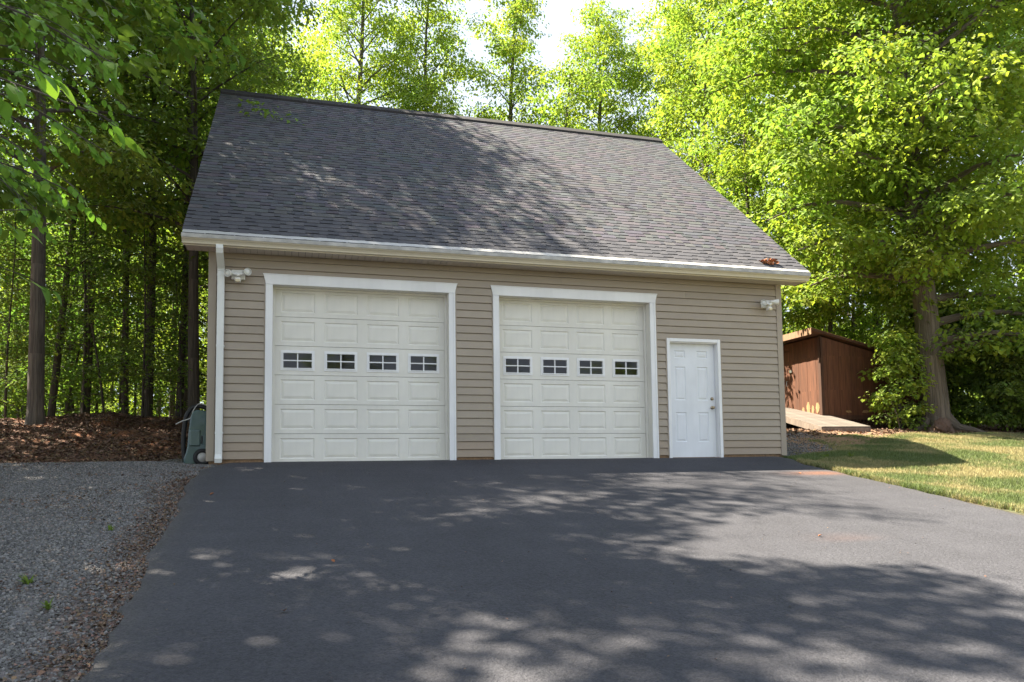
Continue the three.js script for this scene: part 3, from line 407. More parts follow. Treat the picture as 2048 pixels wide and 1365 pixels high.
// a leafy twig: leaves alternate along short forking stems that lie in a loose, nearly level spray
function sprayGeo(seed, { n = 30, leaf = .11, wide = .62, reach = .55, tilt = .5, flat = .5, seg = 2 }) {
  const r = mulberry(seed), L = leafGeo(1, wide, seg), out = [], m = new THREE.Matrix4(), q = new THREE.Quaternion(), e = new THREE.Euler();
  const stems = 5, dirs = Array.from({ length: stems }, (_, i) => (i / stems + .15 * r()) * 6.283);
  for (let i = 0; i < n; i++) {
    const st = i % stems, d = reach * Math.pow(r(), .6), a = dirs[st] + (r() - .5) * .9, p = V(Math.cos(a) * d, (r() - .5) * reach * flat - d * d * .35, Math.sin(a) * d);
    e.set((r() - .35) * tilt * 2 + .2, Math.PI / 2 - a + (r() - .5) * 2.6, (r() - .5) * tilt * 2.2, 'YXZ'); q.setFromEuler(e);
    const k = leaf * (.65 + .6 * r()); m.compose(p, q, V(k, k, k)); out.push(L.clone().applyMatrix4(m));
  }
  return mergeGeometries(out);
}
const SPRAY = {
  fine: sprayGeo(3, { n: 34, leaf: .13, reach: .55 }), broad: sprayGeo(4, { n: 30, leaf: .175, reach: .60, wide: .78, tilt: .45 }),
  thin: sprayGeo(5, { n: 24, leaf: .13, reach: .62, tilt: .32, flat: .25 }), coarse: sprayGeo(6, { n: 26, leaf: .30, reach: 1.1, wide: .7 }),
};
function crownMesh(spots, spray, mat, r, tint = .25, hue = .15) {
  const im = new THREE.InstancedMesh(spray, mat, spots.length), c = new THREE.Color(), m = new THREE.Matrix4(), q = new THREE.Quaternion();
  spots.forEach(([p, s], i) => {
    q.setFromEuler(new THREE.Euler((r() - .5) * .8, r() * 6.283, (r() - .5) * .8)); const k = s * (.75 + .55 * r()); im.setMatrixAt(i, m.compose(p, q, V(k, k, k)));
    const b = 1 + (r() - .5) * 2 * tint, h = (r() - .5) * 2 * hue; c.setRGB(b * (1 + h), b, b * (1 - h)); im.setColorAt(i, c);
  });
  im.castShadow = im.receiveShadow = true; im.name = 'crown'; im.userData.kind = 'stuff'; return im;
}
// trunk, limbs and crown. profile(t) gives limb length (0..1) at height share t
function tree(name, label, category, group, p, o) {
  const r = mulberry(o.seed), t = thing(name, label, category, p, 0, group), h = o.h, lean = o.lean ?? [0, 0], tp = [], tr = [], N = 12, ph = r() * 6, wob = o.wob ?? .02;
  const axis = s => V(lean[0] * s + Math.sin(s * 5 + ph) * wob * h * s, h * s, lean[1] * s + Math.cos(s * 4 + ph) * wob * h * s);
  for (let i = 0; i <= N; i++) { const s = i / N; tp.push(i ? axis(s) : V(0, -.35, 0)); tr.push(o.r * (i === 0 ? 1.5 : (1 - .86 * s)) + .008); }
  tp.splice(1, 0, V(0, .02, 0), axis(.02)); tr.splice(1, 0, o.r * 1.32, o.r * 1.05);
  mesh('trunk', tube(tp, tr, o.r > .12 ? 12 : 7), o.bark, t);
  const limbs = [], spots = [], nl = o.limbs, twig = o.twig ?? 5;
  for (let i = 0; i < nl; i++) {
    const s = o.base + (1 - o.base) * Math.pow((i + r() * .8) / nl, o.pow ?? 1) * .985, u = (s - o.base) / (1 - o.base), L = o.reach * o.profile(u) * (.7 + .5 * r()), az = i * 2.4 + r() * 1.1;
    if (o.keep && !o.keep(az, s)) continue;
    const rise = (o.rise ?? .35) + (o.up ?? .5) * u, A = axis(s), pts = [A], rr = [o.r * (1 - .86 * s) * .42 + .006]; let d = V(Math.cos(az), rise, Math.sin(az)).normalize();
    for (let k = 1; k <= 4; k++) { d.y -= (o.droop ?? .10) * k * .5; d.x += (r() - .5) * .25; d.z += (r() - .5) * .25; d.normalize(); pts.push(pts[k - 1].clone().addScaledVector(d, L / 4)); rr.push(rr[0] * (1 - k / 4.6)); }
    limbs.push(tube(pts, rr, 5, false));
    const nc = Math.max(2, Math.round(twig * L));
    for (let k = 0; k < nc; k++) {
      const f = (o.inner ?? .3) + (1 - (o.inner ?? .3)) * Math.pow(r(), .75), g = Math.min(3.999, f * 4), a = pts[Math.floor(g)].clone().lerp(pts[Math.floor(g) + 1], g % 1), w = (o.spread ?? .33) * L * (1.1 - .6 * f);
      a.x += (r() - .5) * 2 * w; a.z += (r() - .5) * 2 * w; a.y += (r() - .5) * w * (o.thick ?? .7); spots.push([a, o.size ?? 1]);
    }
  }
  for (let k = 0; k < (o.top ?? 6); k++) { const a = axis(.94 + .08 * r()); a.x += (r() - .5) * .8; a.z += (r() - .5) * .8; spots.push([a, o.size ?? 1]); }
  if (limbs.length) mesh('branches', merge(limbs), o.bark, t).userData.kind = 'stuff';
  t.add(crownMesh(spots, o.spray, o.leaf, r, o.tint, o.hue));
  return t;
}
const oval = u => Math.pow(Math.sin(Math.PI * (.12 + .83 * u)), .8), cone = u => (1 - u) * .9 + .15, flare = u => .45 + .55 * Math.sin(Math.PI * (.15 + .8 * u));
const at = (x, z) => [x, land(x, z) - .02, z];
const TALL = { r: .20, base: .32, limbs: 46, reach: 3.6, profile: flare, twig: 8, bark: M.bark, spray: SPRAY.fine, spread: .42, leaf: LEAF.sunny, rise: .45, up: .8 };

// sunlit trees rising behind the garage, each with its own crown
[
  ['tall broad-leaved tree behind the left end of the garage roof, crown above the ridge', -.6, -15.5, 19.5, 3.2, 21], ['tall yellow-green tree behind the garage roof, left of the slim tree', 3.2, -14.8, 18.6, 2.7, 22],
  ['sunlit tree left of the sky notch above the garage ridge', 5.8, -15.2, 16.8, 2.4, 23], ['tall sunlit tree right of the sky notch over the ridge', 9.5, -15.2, 17.4, 2.2, 24],
  ['airy narrow sunlit tree above the right half of the garage ridge', 12.3, -15.0, 16.5, 2.3, 25], ['rounded sunlit tree behind the right end of the garage ridge', 15.0, -15.0, 16.3, 2.6, 26],
  ['tall sunlit tree between the garage ridge and the shed, far back', 18.4, -16.4, 19.5, 3.2, 27], ['tall bright tree behind the shed roof', 20.8, -13.0, 18.5, 3.0, 28],
  ['leafy tall tree right behind the big trunk at the lawn edge', 24.4, -12.0, 20, 3.8, 29], ['bright tree at the right margin behind the lawn', 27.5, -8.5, 18, 4.0, 30],
].map(([l, x, z, h, ...a], i) => { const k = i > 0 && i < 6 ? 1.27 : 1; return [l, 1.2 + (x - 1.2) * k, 12.3 + (z - 12.3) * k, h * k, ...a.map((v, j) => j ? v : v * k)]; }).forEach(([label, x, z, h, reach, seed], i) => tree('tall_tree', label, 'tree', 'sunlit trees behind the garage', at(x, z), { ...TALL, h, reach, seed, r: .15 + h * .003, base: .22 + .06 * (i % 3), lean: [(i % 3 - 1) * .5, .3], leaf: i < 1 ? LEAF.mid : LEAF.bright, limbs: 54 }));
{ // second row, copies
  const proto = tree('tall_tree', 'tree in the second row behind the garage, seen in gaps between nearer crowns', 'tree', 'second row of trees behind the garage', at(0, -22), { ...TALL, h: 17.5, reach: 3.0, seed: 51, base: .12, limbs: 56, twig: 6, leaf: LEAF.bright });
  [[4.4, -29, .5, 1.02], [9.0, -31, 2, .92], [14.0, -30, 3.3, .93], [18.8, -29, 1, .98], [6.6, -30, 1.2, .9], [11.6, -30, 4.2, .88], [16.4, -28, 2.2, .93], [2.0, -27, 5.2, 1.15], [-2.5, -26, 3.9, 1.15], [21.5, -19, 4, 1.0], [26, -16, 5, 1.02], [30, -12, .3, 1], [32, -4, 3, .95]].forEach(([x, z, a, s]) => copyOf(proto, at(x, z), a, s));
}
{ // the wood across the drive, which the door panes mirror
  const src = scene.children.find(o => o.name === 'tall_tree_010'); [['leafy tree across the drive, leftmost of five facing the garage', -12, 31, .95], ['leafy tree across the drive, second from left, facing the garage', -4, 35, 1.0], ['leafy tree across the drive, middle of five facing the garage', 4, 33, .9], ['leafy tree across the drive, fourth from left, facing the garage', 12, 36, 1.05], ['leafy tree across the drive, rightmost of five facing the garage', 21, 31, .95]].forEach(([l, x, z, k], i) => { const c = copyOf(src, at(x, z), i * 1.3, k, l); c.userData.group = 'trees across the drive'; });
}
// the great tree at the lawn edge
tree('great_tree', 'big leafy tree with thick pale trunk at the lawn edge right of the shed', 'tree', null, at(18.9, -5.6), { h: 21, r: .36, keep: (a, s) => { const f = Math.cos(a - 2.35), l = Math.cos(a); return !(s < .20 && (l < .15 || f > .85)) && !(s > .4 && f > .8 && Math.sin(a * 37) > .2); }, inner: .1, lean: [-2.0, .9], wob: .006, base: .10, pow: 1.1, limbs: 128, reach: 4.9, profile: u => .62 + .38 * Math.sin(Math.PI * Math.min(1, u * 1.15)), twig: 11, spray: SPRAY.broad, leaf: LEAF.sunny, bark: M.barkPale, rise: .28, up: .55, droop: .15, seed: 61, spread: .36, tint: .3, thick: 1.0, size: .78, top: 20 });
{
  const t = scene.children.at(-1), r = mulberry(62); t.name === 'great_tree' && [0, 1.1, 2.2, 3.0, 4.1, 5.2].forEach(a => { const l = .55 + .4 * r(), c = Math.cos(a + .3 * r()), s = Math.sin(a + .3 * r()); mesh('root', tube([V(c * .16, .62, s * .16), V(c * .33, .25, s * .33), V(c * .55, .06, s * .55), V(c * (.55 + l * .5), -.02, s * (.55 + l * .5)), V(c * (.6 + l), -.16, s * (.6 + l))], [.10, .15, .12, .08, .03], 8), M.barkPale, t); });
}
[['slender sunlit tree between the shed roof and the big tree', 18.6, -9.6, 12.5, 71, .085], ['thin straight tree rising behind the right slope of the garage roof', 16.2, -10.2, 13, 72, .09], ['young bright tree close behind the shed', 20.8, -11.2, 9.5, 73, .08], ['bright sapling against the right gable of the garage', 13.6, -13.8, 10, 74, .06], ['tall bright sapling behind the back corner of the garage', 11.4, -15.0, 14, 75, .09]]
  .forEach(([label, x, z, h, seed, r]) => tree('young_tree', label, 'tree', 'young trees by the shed', at(x, z), { h, r, base: .10, limbs: 34, reach: 2.3, profile: flare, twig: 7, spray: SPRAY.fine, leaf: LEAF.sunny, bark: M.bark, seed, rise: .3, up: .5 }));
[['dark green shrub under the big tree on the right', 20.9, -5.0, 2.3, 81], ['dark shrub at the right end of the lawn', 22.6, -4.2, 2.6, 82], ['leafy light green shrub at the left foot of the big tree, before the shed', 17.7, -5.7, 2.7, 83], ['dark shrub behind the big tree trunk', 20.6, -7.2, 3.2, 84], ['shaded shrub at the right margin of the lawn', 24.0, -3.0, 2.8, 85]]
  .forEach(([label, x, z, h, seed]) => tree('shrub', label, 'shrub', 'shrubs at the lawn edge', at(x, z), { h, r: .04, base: .05, limbs: 26, reach: seed === 83 ? .72 : h * .62, profile: flare, twig: seed === 83 ? 8 : 13, spray: SPRAY.broad, leaf: seed === 83 ? LEAF.sunny : LEAF.mid, bark: M.barkDark, seed, rise: .5, up: .8, size: .62 }));

// the shaded wood left of the garage
[
  ['thick grey trunk standing alone in front of the left wood', -3.72, -5.1, 16.5, .15, 101, 3.8, .30], ['dark leaning trunk right of the foremost grey trunk', -4.5, -8.9, 16, .085, 102, 3.4, .24], ['dark straight trunk in the middle of the left wood', -3.9, -9.6, 18, .115, 103, 3.3, .30],
  ['dark trunk left of the widest pair beside the garage', -2.9, -9.4, 15, .085, 104, 2.8, .30], ['wide dark trunk in the left wood, near the garage', -2.25, -8.6, 17.5, .11, 105, 3.2, .30], ['dark trunk next to the garage corner, second from the wall', -1.5, -8.3, 14.5, .085, 106, 2.6, .26],
  ['thick dark trunk hard by the left wall of the garage', -.95, -6.6, 13.5, .125, 107, 2.9, .30], ['slender tree at the left margin of the wood, before the others', -6.0, -5.6, 15.5, .12, 108, 3.0, .3], ['tall tree in the wood behind the garage left wall', -1.9, -12.2, 15, .17, 110, 3.0, .28],
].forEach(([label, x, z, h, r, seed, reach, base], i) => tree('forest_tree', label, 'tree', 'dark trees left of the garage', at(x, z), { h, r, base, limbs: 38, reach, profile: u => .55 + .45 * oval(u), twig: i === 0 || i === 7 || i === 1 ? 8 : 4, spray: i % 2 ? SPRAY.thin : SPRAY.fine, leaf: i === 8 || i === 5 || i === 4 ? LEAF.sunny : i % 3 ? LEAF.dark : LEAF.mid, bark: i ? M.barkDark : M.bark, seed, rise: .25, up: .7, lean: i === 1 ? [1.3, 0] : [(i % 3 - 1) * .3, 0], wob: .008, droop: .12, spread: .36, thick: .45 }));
{
  const a = tree('sapling', 'thin dark sapling with sparse leaves in the wood left of the garage', 'sapling', 'saplings in the left wood', at(-3.3, -10.8), { h: 8.5, r: .045, base: .16, limbs: 20, reach: 1.7, profile: flare, twig: 4.6, spray: SPRAY.thin, leaf: LEAF.mid, bark: M.barkDark, seed: 121, rise: .2, up: .4, wob: .012 });
  const b = tree('sapling', 'thin leaning sapling in the wood left of the garage', 'sapling', 'leaning saplings in the left wood', at(-5.2, -11.4), { h: 6.5, r: .035, base: .12, limbs: 18, reach: 1.6, profile: flare, twig: 4.6, spray: SPRAY.thin, leaf: LEAF.dark, bark: M.barkDark, seed: 122, rise: .2, up: .4, wob: .02, lean: [.8, .3] });
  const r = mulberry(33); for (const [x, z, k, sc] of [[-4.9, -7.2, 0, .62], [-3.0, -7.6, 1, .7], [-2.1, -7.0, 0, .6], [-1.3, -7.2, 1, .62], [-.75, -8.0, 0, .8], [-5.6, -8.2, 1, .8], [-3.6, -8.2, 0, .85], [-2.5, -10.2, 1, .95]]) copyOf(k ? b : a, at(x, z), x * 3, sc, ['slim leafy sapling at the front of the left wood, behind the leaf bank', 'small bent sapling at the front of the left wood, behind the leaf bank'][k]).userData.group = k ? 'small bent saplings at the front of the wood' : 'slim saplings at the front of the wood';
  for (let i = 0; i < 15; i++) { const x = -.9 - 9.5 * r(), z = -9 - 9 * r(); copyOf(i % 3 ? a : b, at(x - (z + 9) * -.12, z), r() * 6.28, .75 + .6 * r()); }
}
{ // leafy undergrowth among the trunks of the left wood
  const r = mulberry(45), spots = []; for (let i = 0; i < 3600; i++) { const z = -18 - 9 * r(), k = (12.3 - z) / 24, x = -.9 - 11.5 * r() * k, y = Math.pow(r(), 1.3) * 9 * (.5 + drift(x, z)); if (drift(x * 1.4 + 50, y * 1.2 + z * .7) < .47) continue; spots.push([V(x, land(x, z) + .15 + y, z), .8]); }
  const u = crownMesh(spots, SPRAY.fine, LEAF.bright, r, .3, .15); u.name = 'undergrowth'; u.userData = { kind: 'stuff', label: 'lit leafy undergrowth between the trunks of the left wood', category: 'undergrowth' }; scene.add(u);
}
{ // and on the right, behind the lawn
  const r = mulberry(46), spots = []; for (let i = 0; i < 2600; i++) { const d = 4 + 18 * r(), x = 20 + 26 * r(), z = -3.2 - (x - 20) * -.05 - d, y = Math.pow(r(), 1.2) * 5.5; spots.push([V(x, land(x, z) + .1 + y, z), .9]); }
  const u = crownMesh(spots, SPRAY.broad, LEAF.sunny, r, .35, .15); u.name = 'undergrowth'; u.userData = { kind: 'stuff', label: 'leafy undergrowth behind the lawn at the right', category: 'undergrowth' }; scene.add(u);
}
{ // lit far wood behind everything, one mass
  const r = mulberry(44), spots = [], trunks = [];
  for (let i = 0; i < 13500; i++) { const x = -48 + 135 * r(), edge = 33 + 6 * r() + (x > 40 ? (40 - x) * .55 : 0), y = Math.pow(r(), 1.5) * (x < -1 ? 15 : 11 + 2.5 * Math.sin(x * .7)); spots.push([V(x, .9 + y, -edge - 6 * r()), 1]); }
  const far = crownMesh(spots, SPRAY.coarse, LEAF.sunny, r, .35, .2); far.name = 'far_wood'; far.userData.kind = 'stuff'; far.userData.label = 'mass of sunlit leaves deep in the wood behind the garage'; far.userData.category = 'wood'; scene.add(far);
  const tg = tube([V(0, -.5, 0), V(.05, 4, 0), V(-.06, 9, .05), V(0, 14, 0)], [.14, .12, .09, .03], 6), im = new THREE.InstancedMesh(tg, M.barkDark, 150), m = new THREE.Matrix4(); im.name = 'far_trunks'; im.userData = { kind: 'stuff', label: 'thin far trunks deep in the wood', category: 'wood' };
  for (let i = 0; i < 150; i++) { const x = -36 + 80 * r(), z = -19 - 14 * r(), s = .5 + .7 * r(); im.setMatrixAt(i, m.compose(V(x, land(x, z), z), new THREE.Quaternion().setFromEuler(new THREE.Euler((r() - .5) * .08, r() * 6, (r() - .5) * .08)), V(s, .8 + .4 * r(), s))); } scene.add(im);
}
// trees beside the camera on the left, whose shade falls on the drive
[['leafy tree beside the gravel at the left edge, boughs hanging over it', -5.6, 1.4, 13, .21, 141, 5.0], ['tall tree beside the gravel near the lower end of the drive', -8.6, 5.2, 16.5, .24, 142, 5.0], ['tall tree left of the gravel, behind the overhanging one', -8.0, -2.0, 16.5, .22, 143, 4.6]]
  .forEach(([label, x, z, h, r, seed, reach]) => tree('roadside_tree', label, 'tree', null, at(x, z), { h, r, base: .3, limbs: 27, reach, profile: u => .6 + .4 * oval(u), twig: 6.5, spray: SPRAY.broad, leaf: LEAF.dark, bark: M.bark, seed, rise: .2, up: .7, droop: .16, thick: .35, spread: .16, size: .95 }));

// the near bough in the upper left: large toothed leaves that hang from thin twigs
{
  const t = thing('overhanging_branch', 'leafy branch hanging into view at the upper left, large toothed leaves', 'branch', [-1.9, 2.9, 7.6]);
  const r = mulberry(151), O = V(-1.9, 2.9, 7.6), rel = p => p.clone().sub(O), twigs = [], leafSpots = [];
  const bough = (pts, r0, n, big) => {
    const c = new THREE.CatmullRomCurve3(pts.map(rel)), P = c.getPoints(16); twigs.push(tube(P, P.map((_, i) => r0 * (1 - .85 * i / 16) + .0015), 6, false));
    for (let k = 0; k < n; k++) {
      const f = .12 + .88 * (k + r()) / n, a = c.getPoint(f), tn = c.getTangent(f), side = V(tn.z, -.25 - .4 * r(), -tn.x).normalize().multiplyScalar(k % 2 ? 1 : -1); side.y = -Math.abs(side.y) * .8;
      const l = .16 + .24 * r() * (1 - f * .5), e = a.clone().addScaledVector(side, l).addScaledVector(tn, l * .7); twigs.push(tube([a, a.clone().lerp(e, .5).add(V(0, .015, 0)), e], [.003, .0022, .0012], 4, false));
      const m = 4 + Math.floor(3 * r()); for (let j = 0; j < m; j++) { const q = a.clone().lerp(e, .25 + .75 * (j + .5) / m); leafSpots.push([q, side.clone().addScaledVector(tn, .6).add(V((r() - .5) * 1.5, -.2 - .8 * r(), (r() - .5) * 1.5)), big * (.75 + .5 * r())]); }
    }
  };
  bough([V(-1.9, 2.9, 7.6), V(-1.1, 2.75, 7.9), V(-.35, 2.42, 8.3), V(.30, 2.22, 8.55)], .014, 7, .085);
  bough([V(-1.9, 2.6, 7.2), V(-1.2, 2.45, 7.4), V(-.55, 2.15, 7.6), V(.22, 1.86, 7.75)], .013, 8, .085);
  bough([V(-2.1, 2.0, 7.4), V(-1.3, 2.05, 7.6), V(-.6, 1.95, 8.0), V(0, 1.82, 8.4)], .012, 6, .09);
  bough([V(-2.0, 1.5, 6.8), V(-1.3, 1.55, 7.0), V(-.75, 1.42, 7.3), V(-.12, 1.30, 7.8)], .010, 5, .075);
  bough([V(-2.0, 1.25, 6.8), V(-1.2, 1.25, 7.1), V(-.7, 1.16, 7.4), V(-.32, 1.04, 7.6)], .009, 4, .08);
  bough([V(-2.2, 3.3, 6.2), V(-1.4, 3.5, 6.0), V(-.7, 3.35, 5.9), V(-.1, 3.05, 5.9)], .014, 11, .085);
  for (let i = 0; i < 12; i++) { const z = 3.0 + 3.2 * r(), dz = 12.3 - z, xl = 1.2 - .34 * dz, y = -.06 + dz * (.30 + .31 * (i + r()) / 12), reach = (.03 + .11 * ((i + .5) / 12)) * dz * (.6 + .7 * r()); bough([V(xl - .5, y + .15, z - .2), V(xl, y + .2, z), V(xl + reach * .6, y + .08, z + .1), V(xl + reach + .25, y - .2, z + .2 * r())], .006, 11, .062); }
  bough([V(-2.4, 3.0, 5.6), V(-1.6, 3.1, 5.4), V(-1.0, 3.0, 5.2), V(-.35, 2.62, 5.3)], .014, 11, .085);
  bough([V(-2.4, 2.3, 5.8), V(-1.6, 2.4, 5.7), V(-.9, 2.3, 5.6), V(-.35, 2.05, 5.7)], .012, 8, .085);
  mesh('twigs', merge(twigs), M.barkDark, t);
  const lg = [leafGeo(1, .66, 6, .16, .16), leafGeo(1, .60, 6, .28, .3), leafGeo(1, .70, 6, .08, .08)], q = new THREE.Quaternion(), m4 = new THREE.Matrix4();
  const mats = [LEAF.near, leafMat(.10, .21, .024, .45), leafMat(.17, .30, .025, .55)];
  leafSpots.sort((a, b) => b[0].z - a[0].z).slice(0, 300).forEach(([p, d, s], i) => { const f = d.normalize(), x = V((r() - .5) * .8 + f.z, (r() - .5) * .5, (r() - .5) * .8 - f.x).normalize(), y = V().crossVectors(f, x).normalize(); x.crossVectors(y, f); const l = mesh('leaf', lg[i % 3], mats[(i * 7) % 3], t); l.position.copy(p); l.quaternion.setFromRotationMatrix(m4.makeBasis(x, y, f)); l.scale.setScalar(s * 1.15); });
  const rest = leafSpots.slice(300); if (rest.length) { const im = new THREE.InstancedMesh(lg[0], LEAF.near, rest.length); im.name = 'leaves'; im.userData.kind = 'stuff'; rest.forEach(([p, d, s], i) => { q.setFromUnitVectors(V(0, 0, 1), d.normalize()); im.setMatrixAt(i, m4.compose(p, q, V(s, s, s))); }); t.add(im); }
}

// ---------------------------------------------------------------- ground cover and small things
function scatter(name, label, category, geo, mat, list, colors) {
  const im = new THREE.InstancedMesh(geo, mat, list.length), c = new THREE.Color(); list.forEach((m, i) => { im.setMatrixAt(i, m); if (colors) im.setColorAt(i, c.setRGB(...colors(i))); });
  im.name = name; im.userData = { kind: 'stuff', label, category }; im.castShadow = im.receiveShadow = true; scene.add(im); return im;
}
const seen = (x, z) => { const dx = x - 1.2074, dz = 12.294 - z, u = Math.atan2(dx, dz) - .2769; return dz > 3 && Math.abs(u) < .63; };
{
  const r = mulberry(201), q = new THREE.Quaternion(), E = new THREE.Euler(), mk = (x, y, z, s, sy = 1, tilt = 6.28) => { q.setFromEuler(E.set((r() - .5) * tilt, r() * 6.28, (r() - .5) * tilt)); return new THREE.Matrix4().compose(V(x, y, z), q, V(s, s * sy, s)); };
  // crushed grey stone
  const st = new THREE.IcosahedronGeometry(.5, 0), sp = st.attributes.position, rr = mulberry(9), mp = {}; for (let i = 0; i < sp.count; i++) { const k = [sp.getX(i), sp.getY(i), sp.getZ(i)].map(v => v.toFixed(3)).join(); mp[k] ??= [.75 + .5 * rr(), .75 + .5 * rr(), .75 + .5 * rr()]; sp.setXYZ(i, sp.getX(i) * mp[k][0], sp.getY(i) * mp[k][1] * .8, sp.getZ(i) * mp[k][2]); } st.computeVertexNormals();
  let L = [];
  for (let i = 0; i < 420000 && L.length < 190000; i++) { const z = -2.2 + 11.4 * r(), x = -7 + 7.4 * r(); if (!seen(x, z) || onDrive(x, z) || !isGravel(x, z) || (x > -.05 && z < 0)) continue; const near = x - driveL(Math.max(0, z)); if (near > -.4 && z > 1 && r() < .55) continue; const s = .010 + .020 * Math.pow(r(), 1.8); L.push(mk(x, land(x, z) + s * .18, z, s, .8)); }
  for (let i = 0; i < 26000; i++) { const z = -5.5 + 5.9 * r(), x = 9.95 + 4.2 * r(); if (r() > .95 * sm(13.6, 10.4, x + (drift(x, z) - .5) * 4) * (.35 + drift(x, z))) continue; const s = .016 + .026 * r(); L.push(mk(x, land(x, z) + s * .15, z, s, .8)); }
  scatter('gravel', 'crushed grey stone beside the drive', 'gravel', st, M.stone, L, () => { const k = .55 + .95 * Math.pow(r(), 1.5), w = r() < .12 ? 1.25 : 1; return [k * (w > 1 ? 1.3 : 1), k * (w > 1 ? 1.12 : 1), k]; });
  // fallen leaves and needles
  const lf = leafGeo(1, .7, 2, .4, .3); L = [];
  for (let i = 0; i < 85000; i++) { const z = -9 + 9 * r(), x = -13 + 13.0 * r(); if (!seen(x, z) || isGravel(x, z) || (x > -.1)) continue; const s = .035 + .055 * r() * (.4 + drift(x * 2, z * 2)); if (drift(x * 1.6 + 7, z * 1.6) < .40 && r() < .6) continue; L.push(mk(x, land(x, z) + .012, z, s, 1, 1.3)); }
  for (let i = 0; i < 7500; i++) { const z = -2 + 11 * r(), e = driveL(Math.max(0, z)), x = e - Math.abs(r() + r() + r() - 1.5) * .34 - .01; if (!seen(x, z) || drift(x * 2, z * 2) < .40 || (z < .3 && x > -.2)) continue; L.push(mk(x, land(x, z) + .014, z, .012 + .035 * r() * r(), 1, 1.1)); }
  for (let i = 0; i < 16000; i++) { const z = -1.5 + 10 * r(), x = -6 + 6 * r(); if (!seen(x, z) || onDrive(x, z) || drift(x * 1.3 + 4, z * 1.3) < .52) continue; L.push(mk(x, land(x, z) + .018, z, .014 + .04 * r() * r(), 1, 1.1)); }
  for (let i = 0; i < 14000; i++) { const z = -9 + 6.5 * r(), x = 11 + 14 * r(); if (!seen(x, z) || r() > sm(-3.0, -4.6, z + (drift(x, z) - .5) * 2)) continue; L.push(mk(x, land(x, z) + .012, z, .05 + .06 * r(), 1, 1.2)); }
  for (let i = 0; i < 420; i++) { const z = .15 + 9 * Math.pow(r(), 1.2), x = driveL(z) + (driveR(z) - driveL(z)) * r(); L.push(mk(x, slope(z) + .04, z, .008 + .022 * r() * r(), 1, .8)); }
  scatter('leaf_litter', 'brown fallen leaves on the wood floor and along the drive edge', 'leaf litter', lf, M.litter, L, () => { const k = .5 + 1.1 * r(); return [k * (1 + .2 * r()), k * (.85 + .25 * r()), k * (.75 + .3 * r())]; });
  // mown grass on the right and a few weeds elsewhere
  const blades = []; const br = mulberry(17); for (let i = 0; i < 9; i++) { const a = br() * 6.28, d = .035 * br(), h = .6 + .5 * br(), b = leafGeo(h, .09, 2, .2, .05).rotateX(-Math.PI / 2 + .15 + .75 * br()).rotateY(a); b.translate(Math.cos(a) * d * 8, 0, Math.sin(a) * d * 8); blades.push(b); }
  const tuft = mergeGeometries(blades); L = []; const shade = [];
  for (let i = 0; i < 330000 && L.length < 120000; i++) { const z = -4.8 + 12.5 * r(), x = 9.3 + 15 * r(); if (!seen(x, z) || onDrive(x, z) || x < driveR(Math.max(0, z)) - .04 - .10 * r() * r()) continue; const rim = z > .6 ? 1 + .45 * Math.exp(-(((x - driveR(z)) / .22) ** 2)) : 1; const w = lawnShare(x, z); if (r() > w * (.35 + .9 * drift(x * 2, z * 2)) * rim) continue; const s = (.036 + .042 * r()) * (.6 + .6 * w) * rim; L.push(mk(x, land(x, z) - .004, z, s, 1, .3)); shade.push(fbm(x * 1.1 + 2, z * 1.1, 0, 141, 3)); }
  scatter('grass', 'mown grass of the lawn right of the drive', 'grass', tuft, M.grass, L, i => { const s = sm(.42, .72, shade[i] + (r() - .5) * .3), k = .75 + .5 * r(); return mixc([.115, .155, .035], [.33, .28, .12], s).map(v => v * k); });
  const weedSpots = [[-.35, 4.6, .07], [-.5, 6.3, .09], [-.22, 6.9, .08], [-.95, 7.0, .05], [-3.4, -1.5, .14], [-4.1, -2.4, .12], [11.0, .4, .14], [10.6, .2, .11]];
  const wb = []; for (let i = 0; i < 26; i++) { const a = br() * 6.28, b = leafGeo(.6 + .6 * br(), .14, 3, .2, .25).rotateX(-Math.PI / 2 + .3 + .8 * br()).rotateY(a); b.translate(Math.cos(a) * .25 * br(), 0, Math.sin(a) * .25 * br()); wb.push(b); }
  const wg = mergeGeometries(wb); weedSpots.forEach(([x, z, s], i) => { const m = mesh('weed', wg, LEAF.mid); m.position.set(x, land(x, z) - .003, z); m.rotation.y = i * 1.3; m.scale.setScalar(s); tag(m, i < 4 ? 'small green weed in the gravel near the drive edge' : i < 6 ? 'green weed among fallen leaves left of the gravel' : 'green weed at the right front corner of the garage', 'weed', i < 4 ? 'weeds in the gravel' : i < 6 ? 'weeds in the leaf litter' : 'weeds by the right corner'); });
  // dry leaves lying on the drive
  const curl = leafGeo(1, .75, 4, .7, -.35), slopeQ = new THREE.Quaternion().setFromEuler(new THREE.Euler(.13, 0, 0));
  [[1.17, 7.35, .055, 'curled brown leaf lying alone in the middle of the drive', 0], [.32, 3.0, .05, 'dry leaf at the left edge of the drive near the garage', 1], [1.52, 6.25, .035, 'small dark leaf in the left half of the drive', 2], [-.62, 7.2, .07, 'orange leaf on the gravel left of the drive', 3], [5.9, 6.1, .04, 'orange leaf in the dappled right half of the drive', 4], [8.6, 2.2, .05, 'orange leaf near the lawn edge of the drive', 5], [-.95, 7.9, .06, 'reddish leaf in the near gravel', 6]]
    .forEach(([x, z, s, label, i]) => { const m = mesh('fallen_leaf', curl, M.dryLeaf); m.position.set(x, (onDrive(x, z) ? slope(z) + .036 : land(x, z) + .02), z); m.quaternion.setFromEuler(new THREE.Euler(.13 + .2 * Math.sin(i), i * 1.9, .2 * Math.cos(i * 2))); m.scale.setScalar(s); tag(m, label, 'leaf'); });
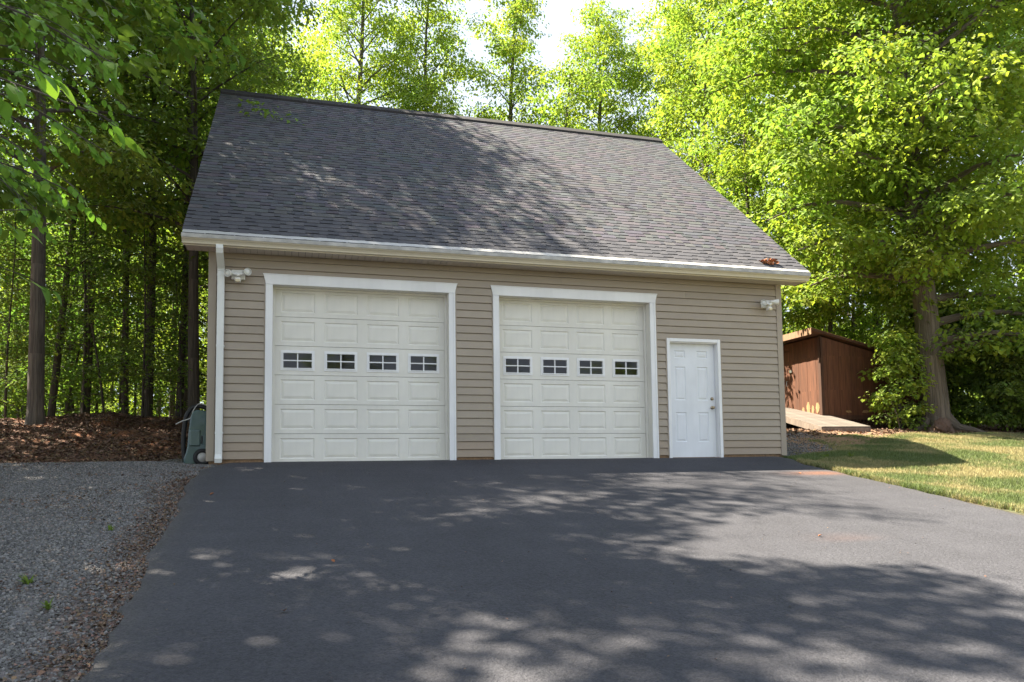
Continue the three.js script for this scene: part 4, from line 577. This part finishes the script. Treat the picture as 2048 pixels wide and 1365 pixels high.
  // twigs on the gravel
  [[-1.3, 5.3, .45, .3, 'pale twig lying across the gravel'], [-1.0, 6.6, .3, 1.1, 'short twig on the near gravel'], [-.45, 7.3, .28, .1, 'thin twig at the ragged edge of the drive'], [-2.0, 4.2, .5, -.3, 'long thin twig on the left gravel']]
    .forEach(([x, z, l, a, label]) => { const p = [0, .25, .5, .75, 1].map((f, k) => { const xx = x + (f - .5) * l * Math.cos(a), zz = z + (f - .5) * l * Math.sin(a); return V(xx - x, land(xx, zz) + .022 + .008 * (k % 2) - land(x, z), zz - z); }); const m = mesh('twig', tube(p, [.006, .0055, .005, .004, .002], 5), M.barkPale); m.position.set(x, land(x, z), z); tag(m, label, 'twig'); });
  // clump of dry leaves caught above the gutter
  const cl = thing('leaf_clump', 'clump of orange dry leaves caught on the roof above the gutter', 'leaf clump', [9.52, EAVE_Y + .16, .30]); for (let i = 0; i < 34; i++) { const m = mesh('dry_leaf', curl, M.dryLeaf, cl), a = (r() - .5) * .30, b = Math.abs(r() - .5) * .22; m.position.set(a, .03 * r() + b * .8 * (1 - Math.abs(a) * 3), -b); m.quaternion.setFromEuler(new THREE.Euler(r() * 6, r() * 6, r() * 6)); m.scale.setScalar(.06 + .05 * r()); }
  // boulder at the foot of the great tree, and a bare stick
  const bo = new THREE.IcosahedronGeometry(1, 4), bp = bo.attributes.position; for (let i = 0; i < bp.count; i++) { const v = V(bp.getX(i), bp.getY(i), bp.getZ(i)), n = .30 + 1.35 * fbm(v.x * 1.25 + 4, v.y * 1.9 + v.z * 1.3 + 6, 0, 163, 5); v.multiplyScalar(n); bp.setXYZ(i, v.x, Math.max(-.5, v.y), v.z); } const bm = mergeVertices((bo.deleteAttribute('normal'), bo.deleteAttribute('uv'), bo)); bm.computeVertexNormals(); const bpp = bm.attributes.position, buv = []; for (let i = 0; i < bpp.count; i++) buv.push(bpp.getX(i), bpp.getY(i) + bpp.getZ(i)); bm.setAttribute('uv', new THREE.Float32BufferAttribute(buv, 2));
  [[18.2, -4.75, .30, .30, 'reddish brown boulder at the foot of the big tree']].forEach(([x, z, s, sy, label], i) => { const m = mesh('boulder', bm, M.rock); m.position.set(x, land(x, z) + sy * .35, z); m.scale.set(s, sy, s * .8); m.rotation.y = i * 2; tag(m, label, 'boulder'); });
  const sx = 17.6, sz = -5.6; const stick = mesh('dead_stick', merge([tube([V(0, -.05, 0), V(-.10, .4, .03), V(-.28, .85, 0), V(-.34, 1.15, .03)], [.022, .019, .014, .006], 6), tube([V(-.06, .25, .02), V(-.3, .36, .08), V(-.5, .42, .05)], [.012, .009, .004], 5)]), M.barkPale); stick.position.set(sx, land(sx, sz), sz); tag(stick, 'bare pale stick standing between the shed and the big tree', 'stick');
}

renderer.render(scene, camera);
